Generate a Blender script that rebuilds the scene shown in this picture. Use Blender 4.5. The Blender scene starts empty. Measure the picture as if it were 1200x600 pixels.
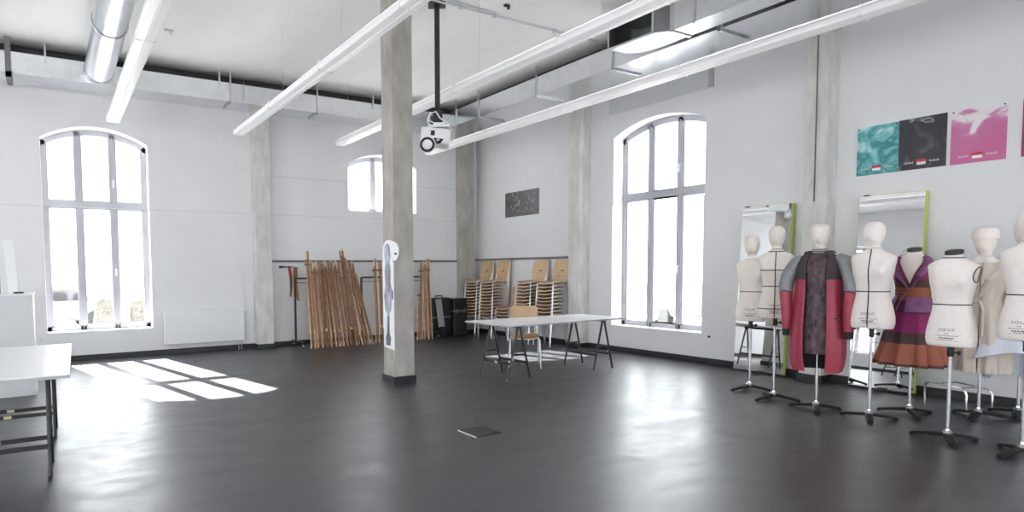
import bpy, math, random
from mathutils import Vector, Matrix, Euler
random.seed(7)
PI = math.pi
sc = bpy.context.scene
col = sc.collection
sin, cos = math.sin, math.cos
ORD = ['', 'first', 'second', 'third', 'fourth', 'fifth', 'sixth', 'seventh', 'eighth', 'ninth', 'tenth', 'eleventh', 'twelfth', 'thirteenth', 'fourteenth', 'fifteenth']

# ------------------------------------------------------------------ materials
def new_mat(name):
    m = bpy.data.materials.new(name); m.use_nodes = True
    nt = m.node_tree
    return m, nt, nt.nodes['Principled BSDF']

def mat(name, c, rough=.5, metal=0., var=0., scale=6., bump=0., bscale=60., spec=.5, stretch=None, emit=None):
    m, nt, b = new_mat(name)
    b.inputs['Base Color'].default_value = (*c, 1)
    b.inputs['Roughness'].default_value = rough
    b.inputs['Metallic'].default_value = metal
    b.inputs['Specular IOR Level'].default_value = spec
    if emit:
        b.inputs['Emission Color'].default_value = (*emit[0], 1); b.inputs['Emission Strength'].default_value = emit[1]
    if var or bump:
        tc = nt.nodes.new('ShaderNodeTexCoord'); mp = nt.nodes.new('ShaderNodeMapping')
        nt.links.new(tc.outputs['Object'], mp.inputs['Vector'])
        if stretch: mp.inputs['Scale'].default_value = stretch
    if var:
        n = nt.nodes.new('ShaderNodeTexNoise'); n.inputs['Scale'].default_value = scale; n.inputs['Detail'].default_value = 6
        n.inputs['Roughness'].default_value = .6
        nt.links.new(mp.outputs[0], n.inputs['Vector'])
        r = nt.nodes.new('ShaderNodeValToRGB')
        r.color_ramp.elements[0].position = .3; r.color_ramp.elements[1].position = .7
        r.color_ramp.elements[0].color = (*[max(0, x*(1-var)) for x in c], 1)
        r.color_ramp.elements[1].color = (*[min(1, x*(1+var)) for x in c], 1)
        nt.links.new(n.outputs['Fac'], r.inputs['Fac']); nt.links.new(r.outputs[0], b.inputs['Base Color'])
    if bump:
        n2 = nt.nodes.new('ShaderNodeTexNoise'); n2.inputs['Scale'].default_value = bscale; n2.inputs['Detail'].default_value = 4
        nt.links.new(mp.outputs[0], n2.inputs['Vector'])
        bp = nt.nodes.new('ShaderNodeBump'); bp.inputs['Strength'].default_value = bump; bp.inputs['Distance'].default_value = .01
        nt.links.new(n2.outputs['Fac'], bp.inputs['Height']); nt.links.new(bp.outputs[0], b.inputs['Normal'])
    return m

def ramp_mat(name, stops, rough=.7, axis='Z', noise=0., constant=True, weave=0.):
    """bands of woven colour along one object axis"""
    m, nt, b = new_mat(name); b.inputs['Roughness'].default_value = rough
    tc = nt.nodes.new('ShaderNodeTexCoord'); sp = nt.nodes.new('ShaderNodeSeparateXYZ')
    nt.links.new(tc.outputs['Object'], sp.inputs[0])
    r = nt.nodes.new('ShaderNodeValToRGB'); r.color_ramp.interpolation = 'CONSTANT' if constant else 'LINEAR'
    lo, hi = stops[0][0], stops[-1][0] + 1e-6
    mr = nt.nodes.new('ShaderNodeMapRange'); mr.inputs['From Min'].default_value = lo; mr.inputs['From Max'].default_value = hi
    src = sp.outputs[axis]
    if noise:
        n = nt.nodes.new('ShaderNodeTexNoise'); n.inputs['Scale'].default_value = 9
        nt.links.new(tc.outputs['Object'], n.inputs['Vector'])
        ma = nt.nodes.new('ShaderNodeMath'); ma.operation = 'MULTIPLY_ADD'; ma.inputs[1].default_value = noise
        nt.links.new(n.outputs['Fac'], ma.inputs[0]); nt.links.new(src, ma.inputs[2]); src = ma.outputs[0]
    nt.links.new(src, mr.inputs['Value']); nt.links.new(mr.outputs[0], r.inputs['Fac'])
    els = r.color_ramp.elements
    els[0].position = 0; els[0].color = (*stops[0][1], 1)
    els.remove(els[1])
    for p, c in stops[1:]:
        e = els.new((p-lo)/(hi-lo)); e.color = (*c, 1)
    nt.links.new(r.outputs[0], b.inputs['Base Color'])
    return m

def ink_mat(name, stops, scale=3., dist=2.5, seed=0.):
    """poured-ink print: warped noise through a colour ramp"""
    m, nt, b = new_mat(name); b.inputs['Roughness'].default_value = .35
    tc = nt.nodes.new('ShaderNodeTexCoord'); mp = nt.nodes.new('ShaderNodeMapping')
    mp.inputs['Location'].default_value = (seed, seed*1.7, seed*.3)
    nt.links.new(tc.outputs['Object'], mp.inputs[0])
    n = nt.nodes.new('ShaderNodeTexNoise'); n.inputs['Scale'].default_value = scale; n.inputs['Detail'].default_value = 5
    n.inputs['Distortion'].default_value = dist
    nt.links.new(mp.outputs[0], n.inputs['Vector'])
    sp = nt.nodes.new('ShaderNodeSeparateXYZ'); nt.links.new(tc.outputs['Object'], sp.inputs[0])
    ma = nt.nodes.new('ShaderNodeMath'); ma.operation = 'MULTIPLY_ADD'; ma.inputs[1].default_value = stops.pop('grad')
    nt.links.new(sp.outputs['Z'], ma.inputs[0]); nt.links.new(n.outputs['Fac'], ma.inputs[2])
    r = nt.nodes.new('ShaderNodeValToRGB'); els = r.color_ramp.elements
    st = stops['c']; els[0].position = st[0][0]; els[0].color = (*st[0][1], 1); els.remove(els[1])
    for p, c in st[1:]:
        e = els.new(p); e.color = (*c, 1)
    nt.links.new(ma.outputs[0], r.inputs['Fac']); nt.links.new(r.outputs[0], b.inputs['Base Color'])
    return m

M = {}
M['wall'] = mat('wall_paint', (.77, .77, .782), .75, var=.02, scale=1.5, bump=.06, bscale=25)
M['ceiling'] = mat('ceiling_paint', (.84, .835, .825), .85, var=.05, scale=1.1, bump=.35, bscale=5, stretch=(1, .35, 1))
M['concrete'] = mat('concrete', (.40, .375, .345), .8, var=.22, scale=7, bump=.15, bscale=40, stretch=(1, 1, .35))
M['concrete_pale'] = mat('concrete_pale', (.64, .625, .60), .8, var=.16, scale=7, bump=.15, bscale=40, stretch=(1, 1, .35))
M['baseboard'] = mat('baseboard_rubber', (.022, .022, .025), .45)
M['frame_paint'] = mat('window_frame_paint', (.50, .50, .54), .45)
M['reveal'] = mat('reveal_paint', (.86, .86, .86), .7)
M['rail'] = mat('rail_grey', (.16, .16, .165), .5)
M['white'] = mat('white_enamel', (.80, .81, .82), .35)
M['lamp_white'] = mat('lamp_white', (.86, .86, .87), .4)
M['uplight'] = mat('lamp_uplight', (.8, .8, .8), .4, emit=((1, .99, .97), 1.1))
M['diffuser'] = mat('lamp_diffuser', (.80, .80, .81), .4, emit=((1, .99, .97), .10))
M['table_white'] = mat('white_laminate', (.80, .80, .82), .3)
M['edge_grey'] = mat('laminate_edge', (.42, .42, .43), .5)
M['black_metal'] = mat('black_metal', (.014, .014, .016), .38)
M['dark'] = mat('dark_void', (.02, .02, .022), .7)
M['galv'] = mat('galvanised_steel', (.80, .82, .845), .24, metal=1., var=.06, scale=9)
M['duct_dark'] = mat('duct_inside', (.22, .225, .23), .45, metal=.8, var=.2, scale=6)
M['galv_dull'] = mat('galvanised_dull', (.66, .68, .70), .4, metal=1., var=.08, scale=9)
M['base_black'] = mat('base_black', (.010, .010, .011), .5, spec=.3)
M['chrome'] = mat('chrome', (.75, .75, .77), .18, metal=1.)
M['chair_steel'] = mat('chair_steel', (.72, .72, .74), .28, metal=.6)
M['ply'] = mat('plywood_beech', (.60, .41, .24), .4, var=.12, scale=5, stretch=(1, .3, 1))
M['ply_seat'] = mat('plywood_seat', (.38, .225, .12), .4, var=.12, scale=5, stretch=(1, .3, 1))  # same plywood, darkened for the shade between stacked seats
M['ply_edge'] = mat('plywood_edge', (.82, .66, .50), .5)
M['wood'] = mat('easel_wood', (.26, .13, .065), .55, var=.28, scale=5, stretch=(4, 4, .5))
M['wood_b'] = mat('easel_wood_pale', (.88, .61, .40), .55, var=.22, scale=5, stretch=(4, 4, .5))
M['linen'] = mat('linen_cover', (.84, .765, .71), .85, var=.05, scale=30, bump=.12, bscale=220)
M['linen_b'] = mat('linen_cover_pale', (.87, .80, .76), .85, var=.04, scale=30, bump=.12, bscale=220)
M['tape'] = mat('black_tape', (.03, .026, .028), .7)
M['ink'] = mat('printed_ink', (.05, .045, .045), .8)
M['label_paper'] = mat('label_print_ground', (.66, .62, .54), .8)
M['lime'] = mat('lime_paint', (.50, .58, .09), .5)
M['red'] = mat('red_satin', (.36, .045, .080), .42, var=.15, scale=8, bump=.3, bscale=14)
M['grey_satin'] = mat('grey_satin', (.23, .235, .245), .38, var=.12, scale=10, bump=.25, bscale=14)
M['yoke'] = mat('brown_black_wool', (.055, .042, .046), .8, var=.15, scale=30)
M['lining'] = mat('black_lining', (.012, .011, .012), .6)
M['shift'] = mat('purple_brocade', (.078, .050, .064), .6, var=.9, scale=28, bump=.2, bscale=60, stretch=(1, 1, .45))
M['beige'] = mat('beige_muslin', (.60, .53, .47), .85, var=.10, scale=8, bump=.5, bscale=12, stretch=(1, 1, .3))
M['pale_cloth'] = mat('pale_blue_cotton', (.66, .68, .78), .8, bump=.3, bscale=8)
M['plum'] = mat('plum_silk', (.19, .065, .17), .45, var=.3, scale=12)
M['mirror'] = mat('mirror_silver', (.90, .91, .91), .015, metal=1.)
M['sticker'] = mat('sticker_yellow', (.66, .60, .38), .6)
M['cable_white'] = mat('cable_white', (.8, .8, .8), .5)
M['lens'] = mat('lens_glass', (.03, .03, .035), .08)
M['hedge'] = mat('hedge_leaf', (.085, .078, .066), .9, var=.6, scale=20, bump=1, bscale=20)
M['asphalt'] = mat('asphalt_pale', (.35, .35, .36), .9)
M['car_paint'] = mat('car_paint_grey', (.16, .165, .175), .3)
M['tyre'] = mat('tyre_rubber', (.02, .02, .02), .8)
M['red_handle'] = mat('red_plastic', (.36, .03, .035), .45)
M['brown_wood'] = mat('brown_wood', (.22, .085, .04), .5, var=.2, scale=6)
M['orange_wood'] = mat('orange_wood', (.42, .16, .05), .5, var=.25, scale=6)
M['grey_board'] = mat('grey_board', (.33, .33, .34), .6)
M['paper_white'] = mat('paper_white', (.84, .84, .85), .7)
M['figure_print'] = mat('figure_print', (.34, .35, .42), .6, var=.6, scale=4, stretch=(1, 2, 1))
M['figure_dark'] = mat('figure_print_dark', (.12, .13, .17), .6, var=.4, scale=9)
M['logo_red'] = mat('logo_red', (.55, .03, .05), .5)
M['logo_white'] = mat('logo_white', (.85, .85, .85), .5)
M['print_grey'] = mat('print_grey', (.60, .60, .62), .5)
M['print_black'] = mat('dark_photo_print', (.105, .095, .098), .4, var=.45, scale=9)
M['vent_grey'] = mat('vent_grey', (.62, .635, .65), .6)
M['garment_plaid'] = ramp_mat('plaid_wool', [(.40, (.075, .022, .018)), (.515, (.30, .085, .05)), (.70, (.055, .028, .026)), (.80, (.24, .012, .11)), (.98, (.12, .02, .07)),
                                             (1.10, (.30, .075, .03)), (1.22, (.085, .035, .025)), (1.30, (.22, .015, .10)), (1.5, (.22, .015, .1))], noise=.02)
M['poster_teal'] = ink_mat('teal_ink', {'grad': -.35, 'c': [(.25, (.60, .80, .80)), (.42, (.16, .50, .52)), (.58, (.02, .22, .24)), (.75, (.22, .55, .56))]}, 4.5, 1.6, 3.1)
M['poster_black'] = ink_mat('black_ink', {'grad': .25, 'c': [(.25, (.10, .095, .12)), (.36, (.035, .03, .042)), (.52, (.022, .02, .028)), (.58, (.10, .095, .115)), (.635, (.34, .33, .36)), (.67, (.05, .05, .06)), (.9, (.02, .02, .025))]}, 3., 1.4, 1.3)
M['poster_pink'] = ink_mat('pink_ink', {'grad': 1.15, 'c': [(.3, (.58, .13, .30)), (.58, (.56, .16, .34)), (.67, (.62, .25, .44)), (.73, (.80, .74, .77)), (1., (.80, .79, .80))]}, 3., .8, 7.7)
M['poster_magenta'] = mat('magenta_ink', (.32, .03, .12), .4, var=.5, scale=5)

# the floor: worn black rubber sheet with sweeping marks that change its gloss
def floor_material():
    m, nt, b = new_mat('black_floor')
    tc = nt.nodes.new('ShaderNodeTexCoord')
    mp = nt.nodes.new('ShaderNodeMapping'); mp.inputs['Scale'].default_value = (.8, 1.5, 1); mp.inputs['Rotation'].default_value = (0, 0, .5)
    nt.links.new(tc.outputs['Object'], mp.inputs[0])
    n = nt.nodes.new('ShaderNodeTexNoise'); n.inputs['Scale'].default_value = 2.2; n.inputs['Detail'].default_value = 8; n.inputs['Roughness'].default_value = .65; n.inputs['Distortion'].default_value = 1.2
    nt.links.new(mp.outputs[0], n.inputs['Vector'])
    r = nt.nodes.new('ShaderNodeValToRGB')
    r.color_ramp.elements[0].position = .32; r.color_ramp.elements[0].color = (.018, .0185, .024, 1)
    r.color_ramp.elements[1].position = .72; r.color_ramp.elements[1].color = (.034, .035, .044, 1)
    nt.links.new(n.outputs['Fac'], r.inputs[0]); nt.links.new(r.outputs[0], b.inputs['Base Color'])
    mr = nt.nodes.new('ShaderNodeMapRange'); mr.inputs['From Min'].default_value = .3; mr.inputs['From Max'].default_value = .7
    mr.inputs['To Min'].default_value = .30; mr.inputs['To Max'].default_value = .43
    nt.links.new(n.outputs['Fac'], mr.inputs['Value']); nt.links.new(mr.outputs[0], b.inputs['Roughness'])
    b.inputs['IOR'].default_value = 1.9
    n2 = nt.nodes.new('ShaderNodeTexNoise'); n2.inputs['Scale'].default_value = 5; n2.inputs['Detail'].default_value = 3
    nt.links.new(tc.outputs['Object'], n2.inputs['Vector'])
    bp = nt.nodes.new('ShaderNodeBump'); bp.inputs['Strength'].default_value = .05; bp.inputs['Distance'].default_value = .02
    nt.links.new(n2.outputs['Fac'], bp.inputs['Height']); nt.links.new(bp.outputs[0], b.inputs['Normal'])
    return m
M['floor'] = floor_material()

def glass_material():
    m = bpy.data.materials.new('window_glass'); m.use_nodes = True; nt = m.node_tree
    nt.nodes.remove(nt.nodes['Principled BSDF'])
    t = nt.nodes.new('ShaderNodeBsdfTransparent'); t.inputs[0].default_value = (.96, .97, .97, 1)
    g = nt.nodes.new('ShaderNodeBsdfGlossy'); g.inputs['Roughness'].default_value = .02
    mx = nt.nodes.new('ShaderNodeMixShader'); mx.inputs[0].default_value = .06
    nt.links.new(t.outputs[0], mx.inputs[1]); nt.links.new(g.outputs[0], mx.inputs[2])
    nt.links.new(mx.outputs[0], nt.nodes['Material Output'].inputs[0])
    return m
M['glass'] = glass_material()

def spiral_material():
    m, nt, b = new_mat('spiral_duct_steel')
    b.inputs['Base Color'].default_value = (.80, .82, .84, 1); b.inputs['Metallic'].default_value = 1; b.inputs['Roughness'].default_value = .3
    tc = nt.nodes.new('ShaderNodeTexCoord'); mp = nt.nodes.new('ShaderNodeMapping')
    nt.links.new(tc.outputs['Object'], mp.inputs[0]); mp.inputs['Rotation'].default_value = (0, 0, .12)
    w = nt.nodes.new('ShaderNodeTexWave'); w.bands_direction = 'Y'; w.inputs['Scale'].default_value = 3.2; w.inputs['Distortion'].default_value = 0
    nt.links.new(mp.outputs[0], w.inputs['Vector'])
    r = nt.nodes.new('ShaderNodeValToRGB'); r.color_ramp.elements[0].position = .9; r.color_ramp.elements[1].position = .97
    nt.links.new(w.outputs['Fac'], r.inputs[0])
    bp = nt.nodes.new('ShaderNodeBump'); bp.inputs['Strength'].default_value = .5; bp.inputs['Distance'].default_value = .004
    nt.links.new(r.outputs[0], bp.inputs['Height']); nt.links.new(bp.outputs[0], b.inputs['Normal'])
    return m
M['spiral'] = spiral_material()

# ------------------------------------------------------------------ mesh building
class MB:
    def __init__(s): s.v = []; s.f = []; s.m = []
    def add(s, vs, fs, mi=0):
        o = len(s.v); s.v += [tuple(p) for p in vs]
        for f in fs: s.f.append([i+o for i in f]); s.m.append(mi)
        return s
    def box(s, x0, x1, y0, y1, z0, z1, mi=0, T=None):
        vs = [Vector(p) for p in ((x0,y0,z0),(x1,y0,z0),(x1,y1,z0),(x0,y1,z0),(x0,y0,z1),(x1,y0,z1),(x1,y1,z1),(x0,y1,z1))]
        if T: vs = [T @ p for p in vs]
        return s.add(vs, [(0,3,2,1),(4,5,6,7),(0,1,5,4),(1,2,6,5),(2,3,7,6),(3,0,4,7)], mi)
    def quad(s, a, b, c, d, mi=0): return s.add([a,b,c,d], [(0,1,2,3)], mi)
    def loft(s, rings, mi=0, closed=True, cap0=True, cap1=True, mis=None):
        n = len(rings[0]); o = len(s.v)
        for r in rings: s.v += [tuple(p) for p in r]
        for i in range(len(rings)-1):
            for j in range(n if closed else n-1):
                k = (j+1) % n
                s.f.append([o+i*n+j, o+i*n+k, o+(i+1)*n+k, o+(i+1)*n+j]); s.m.append(mis[i] if mis else mi)
        if closed and cap0: s.f.append([o+j for j in reversed(range(n))]); s.m.append(mis[0] if mis else mi)
        if closed and cap1: s.f.append([o+(len(rings)-1)*n+j for j in range(n)]); s.m.append(mis[-1] if mis else mi)
        return s
    def tube(s, pts, r, n=8, mi=0, closed=False, flat=None):
        pts = [Vector(p) for p in pts]; N = len(pts)
        rs = r if isinstance(r, (list, tuple)) else [r]*N
        rings = []; prev = None
        for i, p in enumerate(pts):
            if closed: t = pts[(i+1) % N]-pts[i-1]
            else: t = pts[min(i+1, N-1)]-pts[max(i-1, 0)]
            t.normalize()
            if prev is None:
                a = Vector((0,0,1)) if abs(t.z) < .9 else Vector((1,0,0))
                u = t.cross(a).normalized()
            else:
                u = prev - t*prev.dot(t)
                u = u.normalized() if u.length > 1e-6 else t.orthogonal().normalized()
            prev = u; w = t.cross(u)
            k = flat if flat else 1
            rings.append([p+(u*cos(2*PI*j/n)+w*sin(2*PI*j/n)*k)*rs[i] for j in range(n)])
        if closed: rings.append(rings[0]); return s.loft(rings, mi, True, False, False)
        return s.loft(rings, mi)
    def lathe(s, prof, n=20, c=(0,0,0), mi=0, axis='Z', ell=1.):
        rings = []
        for r, z in prof:
            ring = []
            for j in range(n):
                a = 2*PI*j/n
                x, y = r*cos(a), r*sin(a)*ell
                ring.append({'Z': (c[0]+x, c[1]+y, c[2]+z), 'Y': (c[0]+x, c[1]+z, c[2]-y), 'X': (c[0]+z, c[1]+x, c[2]+y)}[axis])
            rings.append(ring)
        return s.loft(rings, mi)
    def prism(s, outline, fn, t0, t1, mi=0):
        """outline of (u,v); fn(u,v,t) -> point"""
        n = len(outline); vs = [fn(u, v, t0) for u, v in outline]+[fn(u, v, t1) for u, v in outline]
        fs = [list(range(n)), list(reversed(range(n, 2*n)))]
        fs += [(i, n+i, n+(i+1) % n, (i+1) % n) for i in range(n)]
        return s.add(vs, fs, mi)
    def sheet(s, grid, thick, mi=0, mi_edge=None):
        """a bent sheet: grid[i][j] of points, thickened along its normals"""
        R, Cn = len(grid), len(grid[0]); g = [[Vector(p) for p in row] for row in grid]
        top = []; bot = []
        for i in range(R):
            for j in range(Cn):
                du = g[min(i+1, R-1)][j]-g[max(i-1, 0)][j]; dv = g[i][min(j+1, Cn-1)]-g[i][max(j-1, 0)]
                n = du.cross(dv); n = n.normalized() if n.length > 1e-9 else Vector((0,0,1))
                top.append(g[i][j]+n*thick/2); bot.append(g[i][j]-n*thick/2)
        o = len(s.v); N = R*Cn; s.v += [tuple(p) for p in top+bot]
        for i in range(R-1):
            for j in range(Cn-1):
                a, b, c, d = i*Cn+j, i*Cn+j+1, (i+1)*Cn+j+1, (i+1)*Cn+j
                s.f.append([o+a, o+d, o+c, o+b]); s.m.append(mi)
                s.f.append([o+N+a, o+N+b, o+N+c, o+N+d]); s.m.append(mi)
        me = mi if mi_edge is None else mi_edge
        ed = [(j, j+1) for j in range(Cn-1)]+[(i*Cn+Cn-1, (i+1)*Cn+Cn-1) for i in range(R-1)]
        ed += [((R-1)*Cn+j+1, (R-1)*Cn+j) for j in range(Cn-1)]+[((i+1)*Cn, i*Cn) for i in range(R-1)]
        for a, b in ed: s.f.append([o+a, o+b, o+N+b, o+N+a]); s.m.append(me)
        return s
    def build(s, name, mats, parent=None, loc=None, rot=None, smooth=True, angle=35, bevel=0):
        me = bpy.data.meshes.new(name); me.from_pydata(s.v, [], s.f)
        for m in (mats if isinstance(mats, (list, tuple)) else [mats]): me.materials.append(M[m] if isinstance(m, str) else m)
        me.polygons.foreach_set('material_index', s.m)
        import bmesh
        bm = bmesh.new(); bm.from_mesh(me); bmesh.ops.recalc_face_normals(bm, faces=bm.faces); bm.to_mesh(me); bm.free()
        if smooth:
            me.polygons.foreach_set('use_smooth', [True]*len(me.polygons)); me.set_sharp_from_angle(angle=math.radians(angle))
        me.update()
        o = bpy.data.objects.new(name, me); col.objects.link(o)
        if parent: o.parent = parent
        if loc: o.location = loc
        if rot: o.rotation_euler = rot
        if bevel:
            b = o.modifiers.new('edge', 'BEVEL'); b.width = bevel; b.segments = 2; b.limit_method = 'ANGLE'
        return o

def tag(o, label, cat, group=None):
    o['label'] = label; o['category'] = cat
    if group: o['group'] = group
    return o
def thing(name, label, cat, loc=(0,0,0), rz=0, group=None):
    o = bpy.data.objects.new(name, None); col.objects.link(o); o.location = loc; o.rotation_euler = (0,0,rz)
    o.empty_display_size = .1
    return tag(o, label, cat, group)
def struct(o, label, cat='structure'):
    o['kind'] = 'structure'; o['label'] = label; o['category'] = cat
    return o
def dup(root, loc, rz, label, group=None):
    r = root.copy(); col.objects.link(r); r.location = loc; r.rotation_euler = (0,0,rz); r['label'] = label
    if group: r['group'] = group
    for ch in list(root.children):
        c = ch.copy(); col.objects.link(c); c.parent = r
        for g in list(ch.children):
            d = g.copy(); col.objects.link(d); d.parent = c
    return r
def text_mesh(s, size):
    """lettering as mesh vertices (x right, y up), centred"""
    cu = bpy.data.curves.new('lettering', 'FONT'); cu.body = s; cu.size = size; cu.align_x = 'CENTER'; cu.align_y = 'CENTER'
    cu.space_character = 1.25
    o = bpy.data.objects.new('lettering', cu); col.objects.link(o)
    bpy.context.view_layer.update()
    me = bpy.data.meshes.new_from_object(o.evaluated_get(bpy.context.evaluated_depsgraph_get()))
    vs = [tuple(v.co) for v in me.vertices]; fs = [list(p.vertices) for p in me.polygons]
    bpy.data.objects.remove(o); bpy.data.curves.remove(cu); bpy.data.meshes.remove(me)
    return vs, fs

# ------------------------------------------------------------------ the room
XB, YA, XL, YF, HC = 8.27, 11.12, -5.0, -4.0, 4.77
TH = .45
def arch(u, u0, u1, zs, za):
    """height of a segmental arch over u0..u1"""
    w = (u1-u0)/2; r = za-zs; R = (w*w+r*r)/(2*r); x = u-(u0+u1)/2
    return za-R+math.sqrt(max(R*R-x*x, 0))
def wall(u_lo, u_hi, h, openings, P, t, mb=None, mi_rev=1):
    """P(u, d, z): a point on the wall, d into its thickness"""
    mb = mb or MB(); u = u_lo; N = 20
    def slab(a, b, z0a, z1a, z0b=None, z1b=None, lo=False, hi=False):
        z0b = z0a if z0b is None else z0b; z1b = z1a if z1b is None else z1b
        mb.quad(P(a,0,z0a), P(b,0,z0b), P(b,0,z1b), P(a,0,z1a))
        mb.quad(P(a,t,z0a), P(a,t,z1a), P(b,t,z1b), P(b,t,z0b))
        if hi: mb.quad(P(a,0,z1a), P(b,0,z1b), P(b,t,z1b), P(a,t,z1a), mi_rev)
        if lo: mb.quad(P(a,0,z0a), P(a,t,z0a), P(b,t,z0b), P(b,0,z0b), mi_rev)
    for (u0, u1, z0, zs, za) in sorted(openings):
        slab(u, u0, 0, h)
        slab(u0, u1, 0, min(z0, h), hi=True)
        if h > za:
            for i in range(N):
                a, b = u0+(u1-u0)*i/N, u0+(u1-u0)*(i+1)/N
                slab(a, b, arch(a,u0,u1,zs,za), h, arch(b,u0,u1,zs,za), h, lo=True)
        top = min(zs, h)
        if top > z0:
            for uu in (u0, u1): mb.quad(P(uu,0,z0), P(uu,t,z0), P(uu,t,top), P(uu,0,top), mi_rev)
        u = u1
    slab(u, u_hi, 0, h, hi=True)
    return mb
W1 = (-.12, 1.43, .47, 3.53, 3.755)      # left window of the far wall
W2 = (5.12, 6.69, 2.60, 3.53, 3.755)     # small high window of the far wall
W3 = (5.56, 7.24, .44, 3.60, 3.80)       # tall window of the right-hand wall
PA = lambda u, d, z: (u, YA+d, z)
PB = lambda u, d, z: (XB+d, u, z)
PL = lambda u, d, z: (XL-d, u, z)
PF = lambda u, d, z: (u, YF-d, z)
WL = [(y, y+1.75, .47, 3.53, 3.755) for y in (-3.1, -.4, 2.3, 5.0, 8.6)]  # unseen left windows, their number raised to brighten the room
WF = [(x, x+1.75, .47, 3.53, 3.755) for x in (-4.2, -1.7, .8, 3.3, 5.8)]  # unseen windows added behind the camera for more room light
LED = 2.47
mb = wall(XL-TH, XB+TH, HC+.2, [W1, W2], PA, TH)
wall(XL, XB, LED, [W1], lambda u, d, z: (u, YA-.022+d, z), .03, mb, 0)
mb.box(XL, XB, YA-.0235, YA, LED-.012, LED-.002, 2); mb.box(3.46, 7.72, YA-.0015, YA+.01, 3.165, 3.178, 2)  # grey strips paint in the shadow lines of the wall seams
struct(mb.build('wall_back', ['wall', 'reveal', 'vent_grey'], smooth=False), 'white plastered far wall with arched window openings', 'wall')
mb = wall(YF-TH, YA+TH, HC+.2, [W3], PB, TH)
wall(YF, YA, LED, [W3], lambda u, d, z: (XB-.022+d, u, z), .03, mb, 0)
struct(mb.build('wall_right', ['wall', 'reveal'], smooth=False), 'white plastered right-hand wall behind the dress forms', 'wall')
struct(wall(YF-TH, YA+TH, HC+.2, WL, PL, TH).build('wall_left', ['wall', 'reveal'], smooth=False), 'white left-hand wall with arched windows', 'wall')
struct(wall(XL-TH, XB+TH, HC+.2, WF, PF, TH).build('wall_front', ['wall', 'reveal'], smooth=False), 'white wall on the camera side of the room', 'wall')
struct(MB().box(XL-TH, XB+TH, YF-TH, YA+TH, -.2, 0).build('floor', 'floor', smooth=False), 'glossy black floor of the studio', 'floor')
struct(MB().box(XL-TH, XB+TH, YF-TH, YA+TH, HC, HC+.25).build('ceiling', 'ceiling', smooth=False), 'rough white painted concrete ceiling', 'ceiling')

# skirting
struct(MB().box(XL, XB-.02, YA-.04, YA-.02, 0, .085).build('baseboard_back', 'baseboard', smooth=False), 'black skirting along the far wall', 'skirting')
struct(MB().box(XB-.04, XB-.02, YF, YA-.04, 0, .085).build('baseboard_right', 'baseboard', smooth=False), 'black skirting along the right-hand wall', 'skirting')
struct(MB().box(XL, XL+.02, YF, YA-.04, 0, .085).build('baseboard_left', 'baseboard', smooth=False), 'black skirting along the left-hand wall', 'skirting')
# dado rails
struct(MB().box(3.47, 7.72, YA-.055, YA-.02, 1.575, 1.615).build('trim_1', 'rail', smooth=False), 'thin grey rail along the far wall above the easels', 'rail')
struct(MB().box(XB-.055, XB-.02, 8.04, YA-.03, 1.60, 1.64).build('trim_2', 'rail', smooth=False), 'thin grey rail on the right-hand wall behind the chair stacks', 'rail')

# windows: arched frame, transom and mullions as one mesh, six panes of glass
def window(name, W, P, d, cols, ztr, label, label_glass=None):
    u0, u1, z0, zs, za = W
    t0, t1 = d, d+.075
    mb = MB(); N = 24; fw = .065
    def strip(fo, fi):   # arch band between two curves
        for i in range(N):
            a, b = u0+(u1-u0)*i/N, u0+(u1-u0)*(i+1)/N
            mb.prism([(a, fi(a)), (b, fi(b)), (b, fo(b)), (a, fo(a))], lambda u, v, t: P(u, t, v), t0, t1)
    A = lambda u: arch(u, u0, u1, zs, za)
    strip(A, lambda u: A(u)-fw-.03)
    def bar(a, b, c, e, x0=t0, x1=t1): mb.prism([(a, c), (b, c), (b, e), (a, e)], lambda u, v, t: P(u, t, v), x0, x1)
    bar(u0, u0+fw, z0, zs); bar(u1-fw, u1, z0, zs)
    bar(u0, u1, z0, z0+.07)
    if ztr:
        bar(u0, u1, ztr-.05, ztr+.05, t0-.012, t1)
        bar(u0, u1, ztr-.006, ztr+.006, t0-.022, t1)
    for c in cols: bar(c-.04, c+.04, z0, A(c)-.03); bar(c-.006, c+.006, z0, A(c)-.06, t0-.012, t1)
    edges = [u0+.03]+list(cols)+[u1-.03]
    # sash frames
    rows = [(z0+.05, ztr-.04), (ztr+.04, None)] if ztr else [(z0+.05, None)]
    for a, b in zip(edges[:-1], edges[1:]):
        for (c, e) in rows:
            a2, b2 = a+.034, b-.034
            bar(a2, b2, c, c+.034, t0+.012, t1)
            if e: bar(a2, b2, e-.034, e, t0+.012, t1)
            for q0, q1 in ((a2, a2+.028), (b2-.028, b2)):
                if e: bar(q0, q1, c, e, t0+.012, t1)
                else: mb.prism([(q0, c), (q1, c), (q1, A(q1)-.06), (q0, A(q0)-.06)], lambda u, v, t: P(u, t, v), t0+.012, t1)
    o = struct(mb.build(name, 'frame_paint', smooth=False), label, 'window')
    for a, b in zip(edges[:-1], edges[1:]):
        for (c, e) in rows:
            n = 8; us = [a+.04+(b-a-.08)*i/n for i in range(n+1)]
            out = [(u, c) for u in (us[0], us[-1])]+[(u, (e if e else A(u)-.05)) for u in reversed(us)]
            MB().prism(out, lambda u, v, t: P(u, t, v), t0+.04, t0+.048).build('pane', 'glass', o, smooth=False)
    for c in cols[-1:]:
        for zz in ([z0+1.0, ztr+.42] if ztr else [z0+.45]):
            h = MB(); q = Vector(P(c, t0-.02, zz))
            h.tube([P(c, t0, zz), P(c, t0-.04, zz), P(c, t0-.045, zz-.12)], .012, 8).build('window_handle', 'white', o)
    return o
window('window_1', W1, PA, .24, [.40, .91], 2.53, 'tall arched six-pane window at the left end of the far wall')
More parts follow.
